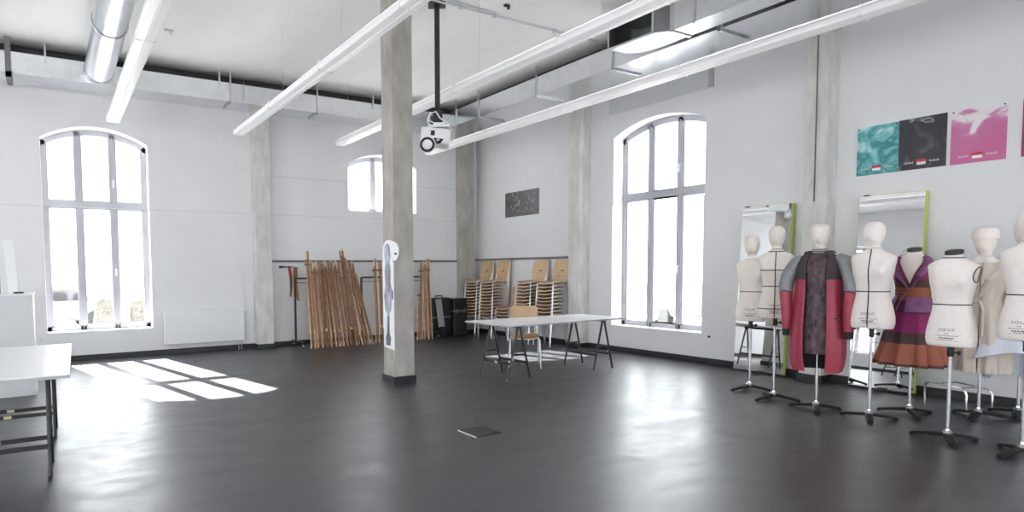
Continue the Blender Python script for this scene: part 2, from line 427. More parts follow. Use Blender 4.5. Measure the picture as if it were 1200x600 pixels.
window('window_2', W2, PA, .24, [5.79, 6.24], None, 'small high arched window half hidden by the concrete column')
window('window_3', W3, PB, .24, [6.68, 6.14], 2.60, 'tall arched six-pane window in the right-hand wall')
for i, w in enumerate(WL): window('window_%d' % (4+i), w, PL, .24, [w[0]+.57, w[0]+1.13], 2.53, 'arched window of the left-hand wall, number %s from the front' % ORD[i+1])
for i, w in enumerate(WF): window('window_%d' % (9+i), w, PF, .24, [w[0]+.57, w[0]+1.13], 2.53, 'arched window of the wall behind the camera, %s from the left-hand wall' % ORD[i+1])

# pillars
def pillar(name, x0, x1, y0, y1, label, m='concrete'):
    o = struct(MB().box(x0, x1, y0, y1, 0, HC).build(name, m, smooth=False, bevel=.008), label, 'pillar')
    m2 = MB().box(x0-.015, x1+.015, y0-.015, y1+.015, 0, .085).build('plinth', 'baseboard', o, smooth=False)
    return o
pillar('column', 3.625, 3.91, 6.57, 6.86, 'square free-standing concrete column in mid room')
pillar('pillar', 3.17, 3.46, YA-.25, YA+.02, 'concrete wall pillar beside the white radiator', 'concrete_pale')
pillar('pillar', 7.71, 8.04, YA-.25, YA+.02, 'concrete wall pillar in the far corner behind the chair stacks')
pillar('pillar', 8.02, XB+.02, 7.75, 8.035, 'concrete wall pillar between the chair stacks and the tall window', 'concrete_pale')
p4 = pillar('pillar', 8.02, XB+.02, 3.82, 4.075, 'concrete wall pillar rising between the two leaning mirrors', 'concrete_pale')
MB().tube([(8.012, 3.945, 2.2), (8.012, 3.945, HC)], .008, 6).build('conduit', 'rail', p4)

# ------------------------------------------------------------------ ceiling services
def box_duct(name, label, x0, x1, y0, y1, z0, z1, mats='galv'):
    d = thing(name, label, 'duct', ((x0+x1)/2, (y0+y1)/2, z0))
    MB().box(x0-(x0+x1)/2, x1-(x0+x1)/2, y0-(y0+y1)/2, y1-(y0+y1)/2, 0, z1-z0).build('duct_body', mats, d, smooth=False)
    return d
def strap(d, pts, r=.012, m='galv_dull'):
    L = d.location
    mb = MB()
    for a, b in zip(pts[:-1], pts[1:]):
        a, b = Vector(a), Vector(b); lo = [min(a[i], b[i])-r for i in range(3)]; hi = [max(a[i], b[i])+r for i in range(3)]
        mb.box(lo[0]-L[0], hi[0]-L[0], lo[1]-L[1], hi[1]-L[1], lo[2]-L[2], hi[2]-L[2])
    return mb.build('hanger_strap', m, d, smooth=False)
dA = box_duct('rectangular_duct', 'galvanised rectangular air duct running along the far wall', -4.9, 7.03, 10.5, YA-.03, 4.28, 4.585)
for x, hook in ((.0, 0), (2.5, 0), (2.68, 1), (4.24, 1), (5.37, 0), (-.46, 2)):
    if hook == 1: strap(dA, [(x, 10.49, HC), (x, 10.49, 4.265), (x, 10.95, 4.265)])
    elif hook == 2: strap(dA, [(x, 10.47, HC), (x, 10.47, 4.25), (x, 10.9, 4.25)], .035, 'rail')
    else: strap(dA, [(x, 10.49, HC), (x, 10.49, 4.5)])
dB = box_duct('rectangular_duct', 'galvanised rectangular air duct running along the right-hand wall', 7.03, XB-.06, -3.5, YA-.03, 4.28, 4.585)
for y in (9.37, 7.78, 6.19, 4.57):
    strap(dB, [(7.02, y, HC), (7.02, y, 4.265), (7.62, y, 4.265)])
strap(dB, [(7.02, 10.1, HC), (7.02, 10.1, 4.265)])

for (nm, p0, p1, r) in (('far wall', (-4.9, 10.63, 4.655), (8.1, 10.63, 4.655), .058), ('right-hand wall', (7.15, -3.6, 4.625), (7.15, 10.9, 4.625), .036)):  # black tubes added to darken the shaded gap above both ducts
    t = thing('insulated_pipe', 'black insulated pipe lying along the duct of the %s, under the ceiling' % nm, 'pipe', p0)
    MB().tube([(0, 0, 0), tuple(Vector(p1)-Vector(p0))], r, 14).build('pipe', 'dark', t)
# elbow duct in front of it
e = thing('elbow_duct', 'galvanised duct ending in an open elbow above the batten lamp', 'duct', (6.76, 4.9, 4.285))
ZT = .315
MB().box(-.17, .17, -8.2, 0, 0, ZT).build('duct_body', 'galv', e, smooth=False)
out = [(.17, 0), (.175, .42)]+[(.175-.30*(1-cos(a)), .42+.40*sin(a)) for a in (.35, .7, 1.05, 1.35, 1.57)]+[(-.34, .82), (-.31, .16), (-.17, .01)]
mb = MB()
mb.prism(out, lambda u, v, t: (u, v, t), 0, .006); mb.prism(out, lambda u, v, t: (u, v, t), ZT-.006, ZT)
for a, b in list(zip(out[:-1], out[1:])):
    if a == (-.34, .82): continue
    mb.quad((*a, 0), (*b, 0), (*b, ZT), (*a, ZT))
mb.build('elbow', 'galv', e, smooth=False)
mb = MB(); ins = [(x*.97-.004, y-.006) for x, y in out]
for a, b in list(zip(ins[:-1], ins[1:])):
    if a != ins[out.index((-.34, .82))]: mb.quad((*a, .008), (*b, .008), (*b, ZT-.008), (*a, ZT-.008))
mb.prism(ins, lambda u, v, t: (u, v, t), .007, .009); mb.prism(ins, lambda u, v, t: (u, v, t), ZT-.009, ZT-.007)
mb.build('duct_lining', 'duct_dark', e, smooth=False)  # liner added to put the elbow's inner shade into its colour
mb = MB()
A_, B_ = Vector((-.342, .83, 0)), Vector((-.312, .15, 0)); n_ = Vector((-.012, 0, 0))
for (s0, s1, z0, z1) in ((0, 1, -.012, .014), (0, 1, ZT-.014, ZT+.012), (0, .03, 0, ZT), (.97, 1, 0, ZT)):
    p0, p1 = A_.lerp(B_, s0), A_.lerp(B_, s1)
    mb.add([p0+Vector((0,0,z0)), p1+Vector((0,0,z0)), p1+Vector((0,0,z1)), p0+Vector((0,0,z1)), p0+n_+Vector((0,0,z0)), p1+n_+Vector((0,0,z0)), p1+n_+Vector((0,0,z1)), p0+n_+Vector((0,0,z1))],
           [(0,1,2,3),(4,7,6,5),(0,4,5,1),(1,5,6,2),(2,6,7,3),(3,7,4,0)])
mb.build('opening_frame', 'galv_dull', e, smooth=False)
MB().box(-.185, .185, -.02, .02, -.014, ZT+.014).build('flange', 'galv_dull', e, smooth=False)
for y in (-.3, -3.): MB().box(-.178, -.172, y-.015, y+.015, -.02, HC-4.285).build('hanger_strap', 'galv_dull', e, smooth=False)

# spiral duct
s = thing('spiral_duct', 'round spiral-seamed steel air duct at the left of the ceiling', 'duct', (.70, 10.48, 4.475))
MB().lathe([(.2, -13.9), (.2, 0)], 40, axis='Y').build('duct_body', 'spiral', s)
for y in (-.07, -2.1, -5.2, -8.3, -11.4):
    MB().lathe([(.2, y-.041), (.2075, y-.039), (.2075, y-.034), (.2, y-.032)], 40, axis='Y').build('seal', 'rail', s)
    MB().lathe([(.2005, y-.035), (.209, y-.03), (.209, y-.006), (.206, y-.004), (.206, y+.004), (.209, y+.006), (.209, y+.03), (.2005, y+.035)], 40, axis='Y').build('joint_ring', 'galv', s)

# linear lamps
def lamp(x, label):
    t = thing('pendant_lamp', label, 'lamp', (x, 10.46, 3.75), 0, 'white linear lamps below the ceiling')
    L = 13.6
    prof = [(-.092, .0), (-.096, .035), (-.05, .075), (.05, .075), (.096, .035), (.092, .0)]
    MB().prism(prof, lambda u, v, y: (u, y, v), 0, -L).build('housing', 'lamp_white', t, smooth=False)
    for sx in (-1, 1):
        pr = [(.004*sx, .002), (.004*sx, -.026), (.010*sx, -.034), (.080*sx, -.026), (.090*sx, -.018), (.094*sx, .002)]
        MB().prism(pr, lambda u, v, y: (u, y, v), -.004, -L+.004).build('diffuser', 'diffuser', t, smooth=False)
    MB().box(-.045, .045, -L+.05, -.05, .0745, .082).build('uplight', 'uplight', t, smooth=False)  # glowing strip added on top of the lamp to brighten the ceiling
    MB().box(-.098, .098, 0, .012, -.03, .078).build('end_cap', 'lamp_white', t, smooth=False)
    for k in range(1, 7):
        y = -.35-k*1.95+1.95
        MB().tube([(0, y, .07), (0, y, HC-3.752)], .0022, 5).build('suspension_wire', 'galv_dull', t)
    for k in range(1, 7):
        y = -1.9*k
        MB().box(-.098, .098, y-.005, y+.005, -.0355, .077).build('joint_band', 'lamp_white', t, smooth=False)
    return t
for x, w in ((.87, 'first'), (2.80, 'second'), (4.67, 'third'), (6.60, 'fourth')):
    lamp(x, 'long white linear lamp hanging below the ceiling, %s from the left' % w)

# conduits and small ceiling fittings
t = thing('ceiling_conduit', 'thin grey cable conduit crossing the ceiling behind the projector pole', 'conduit', (4.3, 6.5, HC))
MB().tube([(-1.2, 0, -.02), (3.2, 0, -.02)], .014, 8).build('pipe', 'vent_grey', t)
for x in (-.6, .3, .85, 1.9, 2.9): MB().box(x-.02, x+.02, -.025, .025, -.042, 0).build('clip', 'galv_dull', t, smooth=False)
MB().tube([(-.4, -.06, -.015), (.82, -.06, -.015)], .012, 8).build('pipe', 'galv_dull', t)
t = thing('ceiling_bracket', 'small dark metal bracket on the ceiling beside the conduit', 'bracket', (5.1, 6.2, HC))
MB().box(-.05, .05, -.03, .03, -.03, 0).box(.03, .05, -.03, .03, -.07, 0).build('plate', 'dark', t, smooth=False)
t.scale = (.7, .7, .7)
t = thing('ceiling_hook', 'tiny dark hook plate left on the bare ceiling between two lamps', 'hook', (1.5, 9.1, HC))
MB().box(-.06, .06, -.03, .03, -.02, 0).tube([(0,0,-.02), (.02,0,-.06), (.05,0,-.05)], .006, 6).build('plate', 'vent_grey', t, smooth=False)

# projector on its pole
GP = Vector((4.30, 6.6, 0)); RP = .577+PI*0
t = thing('projector', 'white ceiling projector on a long black pole beside the column', 'projector', (4.30, 6.6, 0), -RP)
MB().box(-.033, .033, -.033, .033, 3.42, HC).build('pole', 'black_metal', t, smooth=False)
MB().box(-.11, .11, -.11, .11, HC-.02, HC).build('ceiling_plate', 'black_metal', t, smooth=False)
MB().box(-.06, .06, -.05, .05, 3.28, 3.43).box(-.085, -.06, -.06, .06, 3.26, 3.36).build('mount_block', 'black_metal', t, smooth=False, bevel=.006)
MB().box(-.12, .14, -.13, .13, 3.205, 3.235).box(-.05, .10, -.05, .05, 3.23, 3.28).build('mount_plate', 'galv_dull', t, smooth=False)
Tm = Matrix.Translation((-.03, 0, 3.09)) @ Matrix.Rotation(math.radians(8), 4, 'Y')
bd = MB().box(-.19, .19, -.16, .16, -.095, .105, T=Tm).build('projector_body', 'white', t, smooth=False, bevel=.03)
MB().box(-.06, -.01, -.166, -.158, .0, .06, T=Tm).build('socket_panel', 'dark', bd, smooth=False)
pl = MB().prism([(-.02, -.03), (.11, -.03), (.075, -.085), (.03, -.10)], lambda u, v, y: Tm @ Vector((u, y, v)), -.17, -.155).build('vent_grille', 'dark', bd, smooth=False)
MB().lathe([(.012, -.012), (.024, 0), (.02, .01), (.0, .014)], 14, (0, 0, 0), axis='Y').build('lamp_glow_ring', 'chrome', bd, loc=Tm @ Vector((.04, -.172, -.05)))
ln = MB().lathe([(.085, 0), (.09, .02), (.09, .09), (.075, .10), (.07, .085), (.0, .085)], 24, axis='Y').build('lens_barrel', 'white', t, loc=(-.13, -.22, 2.97), rot=(0, 0, 0))
MB().lathe([(.088, -.004), (.0925, -.002), (.0925, .003), (.088, .004)], 24, axis='Y').build('lens_ring', 'dark', ln)
MB().lathe([(.066, 0), (.05, -.02), (.02, -.03), (.0, -.032)], 20, axis='Y').build('lens', 'white', ln)
for pts in ([(-.05, -.07, 3.27), (-.12, -.1, 3.30), (-.09, -.1, 3.38), (-.02, -.07, 3.41)], [(-.02, -.06, 3.41), (.03, -.1, 3.32), (.10, -.08, 3.28), (.16, -.05, 3.25)],
            [(.08, -.06, 3.25), (.16, -.08, 3.2), (.2, -.1, 3.12), (.18, -.16, 3.02)], [(-.09, -.1, 3.40), (-.13, -.1, 3.30), (-.1, -.1, 3.22)]):
    MB().tube(pts, .008, 6).build('cable', 'cable_white', t)

# ------------------------------------------------------------------ things on the walls
t = thing('radiator', 'flat white panel radiator under the far wall window', 'radiator', (2.27, YA-.03, 0))
MB().box(-.68, .68, -.12, -.04, .17, .755).build('panel', 'white', t, smooth=False, bevel=.008)
MB().box(-.66, .66, -.115, -.05, .755, .762).build('top_grille', 'white', t, smooth=False)
for x in (.58, .63): MB().tube([(x, -.08, .17), (x, -.08, .0)], .011, 8).build('pipe', 'chrome', t)
MB().tube([(.68, -.08, .70), (.72, -.08, .70)], .02, 10).build('valve', 'white', t)
for x in (-.5, .5): MB().box(x-.02, x+.02, -.05, .004, .3, .7).build('wall_bracket', 'white', t, smooth=False)

def wall_plate(name, label, cat, y0, y1, z0, z1, m, thick=.006, x=XB, group=None):
    t = thing(name, label, cat, (x, (y0+y1)/2, (z0+z1)/2), 0, group)
    w, h = abs(y1-y0)/2, (z1-z0)/2
    MB().box(-thick, 0, -w, w, -h, h).build('print', m, t, smooth=False)
    return t, w, h
t, w, h = wall_plate('wall_print', 'dark grey photographic print alone on the right-hand wall', 'print', 9.07, 10.1, 2.49, 2.995, 'print_black')
mb = MB()
for k in range(26):
    y, z = random.uniform(-w*.8, w*.8), random.uniform(-h*.8, h*.8); l = random.uniform(.02, .07); mb.box(-.0075, -.006, y, y+.008, z, z+l)
mb.build('scratch_mark', 'print_grey', t, smooth=False)
def poster(label, y0, y1, z0, z1, m, logo=True):
    t, w, h = wall_plate('poster', label, 'poster', y0, y1, z0, z1, m, .008, XB, 'ink posters in a row on the right-hand wall')
    if not logo: return t
    f = -.0085
    MB().box(f-.002, f, -.045, .045, -h+.075, -h+.105).build('logo_band', 'logo_red', t, smooth=False)
    MB().box(f-.002, f, -.04, .04, -h+.045, -h+.075).build('logo_band', 'logo_white', t, smooth=False)
    mb = MB()
    for side in (-1, 1):
        for k in range(8):
            y = side*(.075+k*.011); mb.box(f-.001, f, y-.003, y+.003, -h+.066, -h+(.082 if k % 3 else .09))
    mb.build('caption', 'print_grey', t, smooth=False)
    for sy in (-1, 1): MB().lathe([(.006, 0), (.008, -.012), (.0, -.013)], 10, (f, sy*(w-.02), h-.015), axis='X').build('pin', 'dark', t)
    return t
poster('teal watercolour ink poster next to the wall pillar', 3.205, 3.61, 2.47, 3.03, 'poster_teal')
poster('black smoke ink poster between the teal and pink ones', 2.775, 3.20, 2.475, 3.035, 'poster_black')
poster('pink ink poster with white top on the right-hand wall', 2.30, 2.74, 2.47, 3.03, 'poster_pink')
poster('dark magenta poster cut off by the right picture edge', 1.78, 2.19, 2.47, 3.03, 'poster_magenta')
t, w, h = wall_plate('wall_vent', 'grey rectangular panel set in the wall above the tall window', 'vent', 5.52, 7.34, 4.0, 4.262, 'vent_grey', .012)  # plain grey plate on the wall, a darker strip at one side
MB().box(-.016, 0, -w-.08, -w, -h, h).build('side_frame', 'edge_grey', t, smooth=False)
for (x, y, z, r) in ((8.2, 5.4, .39, .012), (-.2, 0, .42, 0)):
    if r: tag(MB().lathe([(.016, 0), (.018, -.015), (.0, -.02)], 12, axis='X').build('wall_stud', 'dark', loc=(XB-.022, 5.43, .40)), 'small dark stud low on the wall right of the tall window', 'stud')

# cut-out fashion figure on the column
ol = []
cy, cz = 6.70, 1.69
ol += [(6.83, .44), (6.825, .66), (6.845, .68), (6.845, 1.62)]
ol += [(cy+.14*cos(a), 1.66+.13*sin(a)) for a in [PI*k/10 for k in range(0, 6)]]
ol += [(6.62, 1.78)]
ol += [(6.54+.11*cos(a), 1.64+.115*sin(a)) for a in [PI*.55+PI*1.15*k/10 for k in range(0, 11)]]
ol += [(6.565, 1.50), (6.56, .42)]
t = thing('paper_cutout', 'tall white cut-out of a blue-grey fashion figure on the column', 'cutout', (3.61, 0, 0))
MB().prism(ol, lambda u, v, x: (x, u, v), .004, .012).build('cutout_board', 'paper_white', t, smooth=False)
fig = [(6.76, .47), (6.66, .47), (6.64, .56), (6.67, .62), (6.675, .86), (6.63, .92), (6.60, 1.15), (6.64, 1.27), (6.63, 1.40), (6.66, 1.50), (6.63, 1.6), (6.66, 1.72), (6.72, 1.755), (6.78, 1.72), (6.80, 1.6),
       (6.765, 1.5), (6.79, 1.4), (6.78, 1.25), (6.81, 1.1), (6.78, .92), (6.73, .86), (6.735, .62), (6.77, .56)]
MB().prism(fig, lambda u, v, x: (x, u, v), .001, .005).build('printed_figure', 'figure_print', t, smooth=False)
MB().prism([(6.76, .47), (6.66, .47), (6.64, .56), (6.68, .64), (6.685, .84), (6.725, .84), (6.735, .64), (6.77, .56)], lambda u, v, x: (x, u, v), 0, .002).build('printed_boots', 'figure_dark', t, smooth=False)
MB().box(.001, .005, 6.47, 6.53, 1.60, 1.625).build('printed_eye', 'ink', t, smooth=False)
MB().prism([(6.575, 1.06), (6.6, 1.04), (6.61, 1.1), (6.6, 1.17), (6.575, 1.15)], lambda u, v, x: (x, u, v), .001, .005).build('printed_hand', 'figure_dark', t, smooth=False)

# ------------------------------------------------------------------ trestle tables
def trestle(name, label, loc, rz, L, stickers=False, group=None, ht=.695):
    """A-frames spread along x, their long axis along y"""
    t = thing(name, label, 'trestle', loc, rz, group)
    MB().box(-.018, .018, -L/2-.03, L/2+.03, ht-.03, ht).build('top_bar', 'black_metal', t, smooth=False)
    for sy in (-1, 1):
        for sx in (-1, 1):
            MB().tube([(sx*.02, sy*L/2, ht-.02), (sx*.185, sy*L/2, .006)], [.015, .013], 8).tube([(sx*.185, sy*L/2, .012), (sx*.187, sy*L/2, 0)], .015, 8).build('leg', 'black_metal', t)
        MB().box(-.10, .10, sy*L/2-.008, sy*L/2+.008, .31, .33).build('spreader', 'black_metal', t, smooth=False)
    for sx in (-1, 1):
        rl = MB().box(sx*.137-.012, sx*.137+.012, -L/2, L/2, .19, .222).build('low_rail', 'black_metal', t, smooth=False)
        if stickers: MB().box(sx*.137-.0135, sx*.137-.012, -.028, .028, .194, .218).build('sticker', 'sticker', rl, smooth=False)
    return t
TX, TY = 5.875, 6.28
t = thing('table_top', 'long white table top on two black trestles near the column', 'table top', (TX, TY, .695))
MB().box(-1.07, 1.07, -.445, .445, 0, .022).build('board', 'table_white', t, smooth=False, bevel=.002)
MB().box(-1.071, 1.071, -.446, .446, .001, .018).build('edge_strip', 'edge_grey', t, smooth=False)
trestle('trestle', 'black metal trestle under the left end of the long table', (5.10, 6.24, 0), 0, .56, True, 'trestles under the long table')
trestle('trestle', 'black metal trestle under the right end of the long table', (6.63, 6.24, 0), 0, .56, False, 'trestles under the long table')
# left-hand table
t = thing('table_top', 'white table top cut off by the left picture edge', 'table top', (-.555, 5.67, .711), -.028)
MB().box(-.9, .65, -1.0, 1.0, 0, .028).build('board', 'table_white', t, smooth=False, bevel=.002)
MB().box(-.901, .651, -1.001, 1.001, .001, .02).build('edge_strip', 'edge_grey', t, smooth=False)
trestle('trestle', 'black trestle under the near end of the left-hand table', (-.405, 5.05, 0), PI/2-.028, .68, True, 'trestles under the left-hand table', .711)
trestle('trestle', 'black trestle under the far end of the left-hand table', (-.375, 6.20, 0), PI/2-.028, .68, True, 'trestles under the left-hand table', .711)

# white cabinet behind it
t = thing('cabinet', 'tall white cabinet standing behind the left-hand table', 'cabinet', (-.92, 8.24, 0))
MB().box(-.7, .7, 0, .48, .0, 1.17).build('body', 'white', t, smooth=False, bevel=.003)
MB().box(-.705, .70, -.018, 0, .02, 1.16).build('door', 'vent_grey', t, smooth=False, bevel=.002)
MB().box(-.71, .71, -.02, .485, 1.17, 1.185).build('top', 'white', t, smooth=False)
t = thing('leaning_board', 'narrow white board leaning upright on the white cabinet', 'board', (-.415, 8.42, 1.185))
MB().box(-.05, .05, -.006, .006, 0, .62, T=Matrix.Rotation(math.radians(-3), 4, 'Y')).build('panel', 'paper_white', t, smooth=False, bevel=.002)
t = thing('tape_roll', 'small black tape roll lying on the white cabinet', 'tape', (-.36, 8.30, 1.185))
MB().lathe([(.025, 0), (.05, 0), (.05, .018), (.025, .018), (.025, 0)], 24).build('roll', 'dark', t)
t = thing('picture_frame', 'brown edged frame on the cabinet at the left picture edge', 'frame', (-.60, 8.40, 1.185))
MB().box(-.2, .062, -.012, .012, 0, .47).build('frame', 'brown_wood', t, smooth=False)
MB().box(-.18, .04, -.016, -.012, .03, .44).build('sheet', 'paper_white', t, smooth=False)
tag(MB().box(-.02, .02, -.005, .005, -.03, .03).box(-.02, .02, -.012, -.005, -.012, .012).build('floor_socket_clip', 'galv_dull', loc=(-.21, YA-.028, .37), smooth=False), 'little metal plate on the wall below the left end window', 'plate')

# floor hatch
t = thing('floor_hatch', 'square floor box lid with one bright metal edge', 'floor hatch', (3.165, 4.215, 0))
MB().box(-.135, .135, -.135, .135, 0, .003).build('rim', 'dark', t, smooth=False)
MB().box(-.12, .12, -.12, .12, .003, .0045).build('lid', 'baseboard', t, smooth=False)
MB().box(-.143, -.135, -.135, .135, 0, .006).build('edge_strip', 'white', t, smooth=False)
MB().box(.04, .135, -.135, -.10, .0045, .006).build('finger_slot', 'dark', t, smooth=False)

# ------------------------------------------------------------------ chairs
def make_chair(label, group):
    t = thing('plywood_chair', label, 'chair', (0,0,0), 0, group)
    # seat: rounded sheet dipping in the middle with a rolled front edge (front is -y)
    R, Cn = 9, 9; g = []
    for i in range(R):
        v = i/(R-1); row = []
        y = -.20+.40*v
        half = .205-.025*v
        if i in (0, R-1): half -= .035
        if i in (1, R-2): half -= .008
        for j in range(Cn):
            u = j/(Cn-1)*2-1
            z = .455-.017*(1-u*u)+(.012*v)-(.022*max(0, .25-v)/.25)**1
            row.append((u*half, y, z))
        g.append(row)
    MB().sheet(g, .014, 0, 1).build('seat', ['ply_seat', 'ply_edge'], t)
    g = []
    for i in range(R):
        v = i/(R-1); row = []
        half = .20
        if i in (0, R-1): half -= .03
        if i in (1, R-2): half -= .006
        for j in range(Cn):
            u = j/(Cn-1)*2-1
            row.append((u*half, .205+.075*v+.035*(1-u*u), .575+.29*v))
        g.append(row)
    bk = MB().sheet(g, .011, 0, 1).build('backrest', ['ply', 'ply_edge'], t)
    gp = MB(); rings = []
    for y in (.2135, .2410): rings.append([(.04*cos(a), y+.035, .655+.010*sin(a)) for a in [2*PI*k/12 for k in range(12)]])
    gp.loft(rings).build('grip_hole', 'dark', bk)
    for sx in (-1, 1):
        MB().tube([(sx*.165, -.13, .435), (sx*.19, -.165, .43), (sx*.205, -.178, .40), (sx*.222, -.205, .0)], .0105, 7).build('leg', 'chair_steel', t)
    for sx in (-1, 1):
        MB().tube([(sx*.17, .05, .435), (sx*.195, .09, .43), (sx*.205, .11, .40), (sx*.222, .21, .0)], .0105, 7).build('leg', 'chair_steel', t)
    fr = MB()
    for sx in (-1, 1):
        fr.tube([(sx*.165, -.14, .436), (sx*.168, .10, .440), (sx*.178, .17, .448), (sx*.186, .205, .50), (sx*.188, .225, .60), (sx*.186, .285, .80)], .0105, 7)
    fr.tube([(-.165, -.10, .434), (.165, -.10, .434)], .009, 6); fr.tube([(-.168, .10, .436), (.168, .10, .436)], .009, 6)
    fr.build('side_frame', 'chair_steel', t)
    return t
ch0 = make_chair('plywood chair with grey steel legs standing under the long table', 'single chair')
del ch0['group']
ch0.location = (5.87, 6.74, 0); ch0.rotation_euler = (0, 0, math.radians(-38))
stacks = [(10.58, 12, 'tall stack touching the corner pillar'), (10.03, 12, 'tall stack second from the corner pillar'),
          (9.50, 4, 'short stack between the tall ones'), (8.90, 12, 'tall stack next right of the short stack'), (8.32, 12, 'tall stack beside the pillar near the window')]
for (y, n, desc) in stacks:
    for k in range(n):
        lab = 'plywood chair, %s up from the floor, in %s' % (ORD[k+1], desc)
        if k == n-1: lab = 'topmost plywood chair in %s' % desc
        dup(ch0, (7.86+.004*k+random.uniform(-.004, .004), y+random.uniform(-.008, .008), k*.0655), -PI/2+random.uniform(-.015, .015), lab, 'stacked plywood chairs')

# ------------------------------------------------------------------ clothes racks and easels
def rack(label, x0, x1, y, zt):
    t = thing('clothes_rack', label, 'clothes rack', ((x0+x1)/2, y, 0), 0, 'black clothes racks by the far wall')
    w = (x1-x0)/2
    for sx in (-1, 1):
        MB().box(sx*w-.016, sx*w+.016, -.016, .016, .10, zt).build('upright', 'black_metal', t, smooth=False)
        MB().box(sx*w-.018, sx*w+.018, -.38, .20, .085, .115).build('foot', 'black_metal', t, smooth=False)
        for sy in (-1, 1):
            c = MB().lathe([(.0, -.012), (.034, -.011), (.036, 0), (.034, .011), (0, .012)], 16, (sx*w, -.36 if sy < 0 else .18, .036), axis='X').build('caster', 'chrome', t)
            MB().tube([(sx*w, -.36 if sy < 0 else .18, .036), (sx*w, -.36 if sy < 0 else .18, .09)], .008, 6).build('caster_stem', 'chrome', c)
    MB().tube([(-w, 0, zt), (w, 0, zt)], .016, 8).build('top_rail', 'black_metal', t)
    MB().tube([(-w, 0, zt-.08), (w, 0, zt-.08)], .008, 6).build('second_rail', 'black_metal', t)
    MB().box(-w, w, -.013, .013, .09, .112).build('base_rail', 'black_metal', t, smooth=False)
    return t
rack('black clothes rack holding the large bundle of wooden easels', 3.87, 5.05, 10.83, 1.27)
rack('black clothes rack half hidden behind the concrete column', 5.24, 6.80, 10.83, 1.27)

def easel(label, xf, xt, yf, yt, zt, k):
    d = Vector((xt-xf, yt-yf, zt)); L = d.length
    t = thing('wooden_easel', label, 'easel', (xf, yf, 0), 0, 'folded wooden easels leaning by the far wall')
    T = d.to_track_quat('Z', 'Y').to_matrix().to_4x4()
    def part(name, x0, x1, y0, y1, z0, z1, m, tilt=0):
        MB().box(x0, x1, y0, y1, z0, z1, T=T @ Matrix.Translation(((x0+x1)/2, 0, z0)) @ Matrix.Rotation(tilt, 4, 'Y') @ Matrix.Translation((-(x0+x1)/2, 0, -z0))).build(name, m, t, smooth=False)
    a, b = ('wood_b', 'wood') if k % 3 == 1 else ('wood_b', 'wood_b')
    part('leg', -.043, -.027, -.022, .004, .005, L, a)
    part('leg', .028, .044, -.022, .004, .005, L-.05*(k % 3), b, -.012)
    part('rear_leg', -.022, .002, .030, .05, .03*(k % 4), L-.06*(k % 3), 'wood')
    part('rear_leg', .008, .026, .034, .05, .04, L-.16, 'wood')
    part('crossbar', -.05, .066, -.026, -.014, L*.42+.05*(k % 4), L*.42+.035+.05*(k % 4), 'wood_b')
    part('crossbar', -.04, .058, .016, .028, L*.85, L*.85+.04, 'wood')
    part('crossbar', -.05, .066, .016, .028, .28+.03*(k % 3), .32+.03*(k % 3), 'wood_b')
    MB().tube([T @ Vector((.008, -.04, L*.44+.05*(k % 4))), T @ Vector((.008, .06, L*.44+.05*(k % 4)))], .008, 6).build('peg_screw', 'galv_dull', t)
    return t
ne = 15
for k in range(ne):
    q = k/(ne-1)
    xf_, xt_ = 4.00+1.20*q+random.uniform(-.03, .03), 4.11+.94*q+random.uniform(-.022, .022)
    zt_ = {0: 1.77, 10: 1.84, 11: 1.76, 14: 1.45}.get(k, 1.60+random.uniform(-.025, .02))
    easel('folded wooden easel, %s from the left in the large leaning bundle' % ORD[k+1], xf_, xt_, 10.33+.06*(k % 2), 10.80+.02*(k % 3), zt_, k)
for k in range(2):
    easel('folded wooden easel just left of the column, %s one of two' % ('outer', 'inner')[k], 5.37+.12*k, 5.56+.12*k, 10.40, 10.88, 1.63, k)
for k, (a, b, z) in enumerate(((6.30, 6.62, 1.0), (6.36, 6.66, 1.60), (6.48, 6.73, 1.63), (6.59, 6.81, 1.63))):
    easel('folded wooden easel, %s from the left in the bundle right of the column' % ORD[k+1], a, b, 10.40+.02*(k % 2), 10.88, z, k)

# pattern rulers hanging on the wall
t = thing('wall_hook_rail', 'small dark hook rail on the far wall left of the easels', 'hook rail', (3.79, YA-.03, 1.49))
MB().box(-.13, .14, -.012, .008, -.012, .012).box(-.13, -.08, -.04, -.012, -.02, .02).build('bar', 'dark', t, smooth=False)
for x in (.0, .1): MB().tube([(x, -.01, 0), (x, -.05, -.005), (x, -.05, .02)], .005, 6).build('hook', 'galv_dull', t)
def ruler(label, x, mtop, mlow, L, w, bend):
    t = thing('pattern_ruler', label, 'ruler', (x, YA-.075, 1.485), 0, 'curved pattern rulers hanging on the far wall')
    def band(z0, z1, m, nm):
        rr = []
        for i in range(9):
            z = z0+(z1-z0)*i/8; q = -z/L; c = bend*sin(q*PI*1.2)+.03*q; ww = w*(1-.45*q)*(1+.5*sin(q*PI)*.6)
            rr.append([(c-ww, -.006, z), (c+ww, -.006, z), (c+ww, .006, z), (c-ww, .006, z)])
        MB().loft(rr).build(nm, m, t)
    band(0, -L*.35, mtop, 'grip'); band(-L*.35, -L, mlow, 'blade')
ruler('narrow red-topped curved pattern ruler hanging on the far wall', 3.84, 'red_handle', 'brown_wood', .56, .022, .02)
ruler('broad orange wooden pattern ruler hanging beside the easels', 3.965, 'brown_wood', 'orange_wood', .64, .034, -.015)

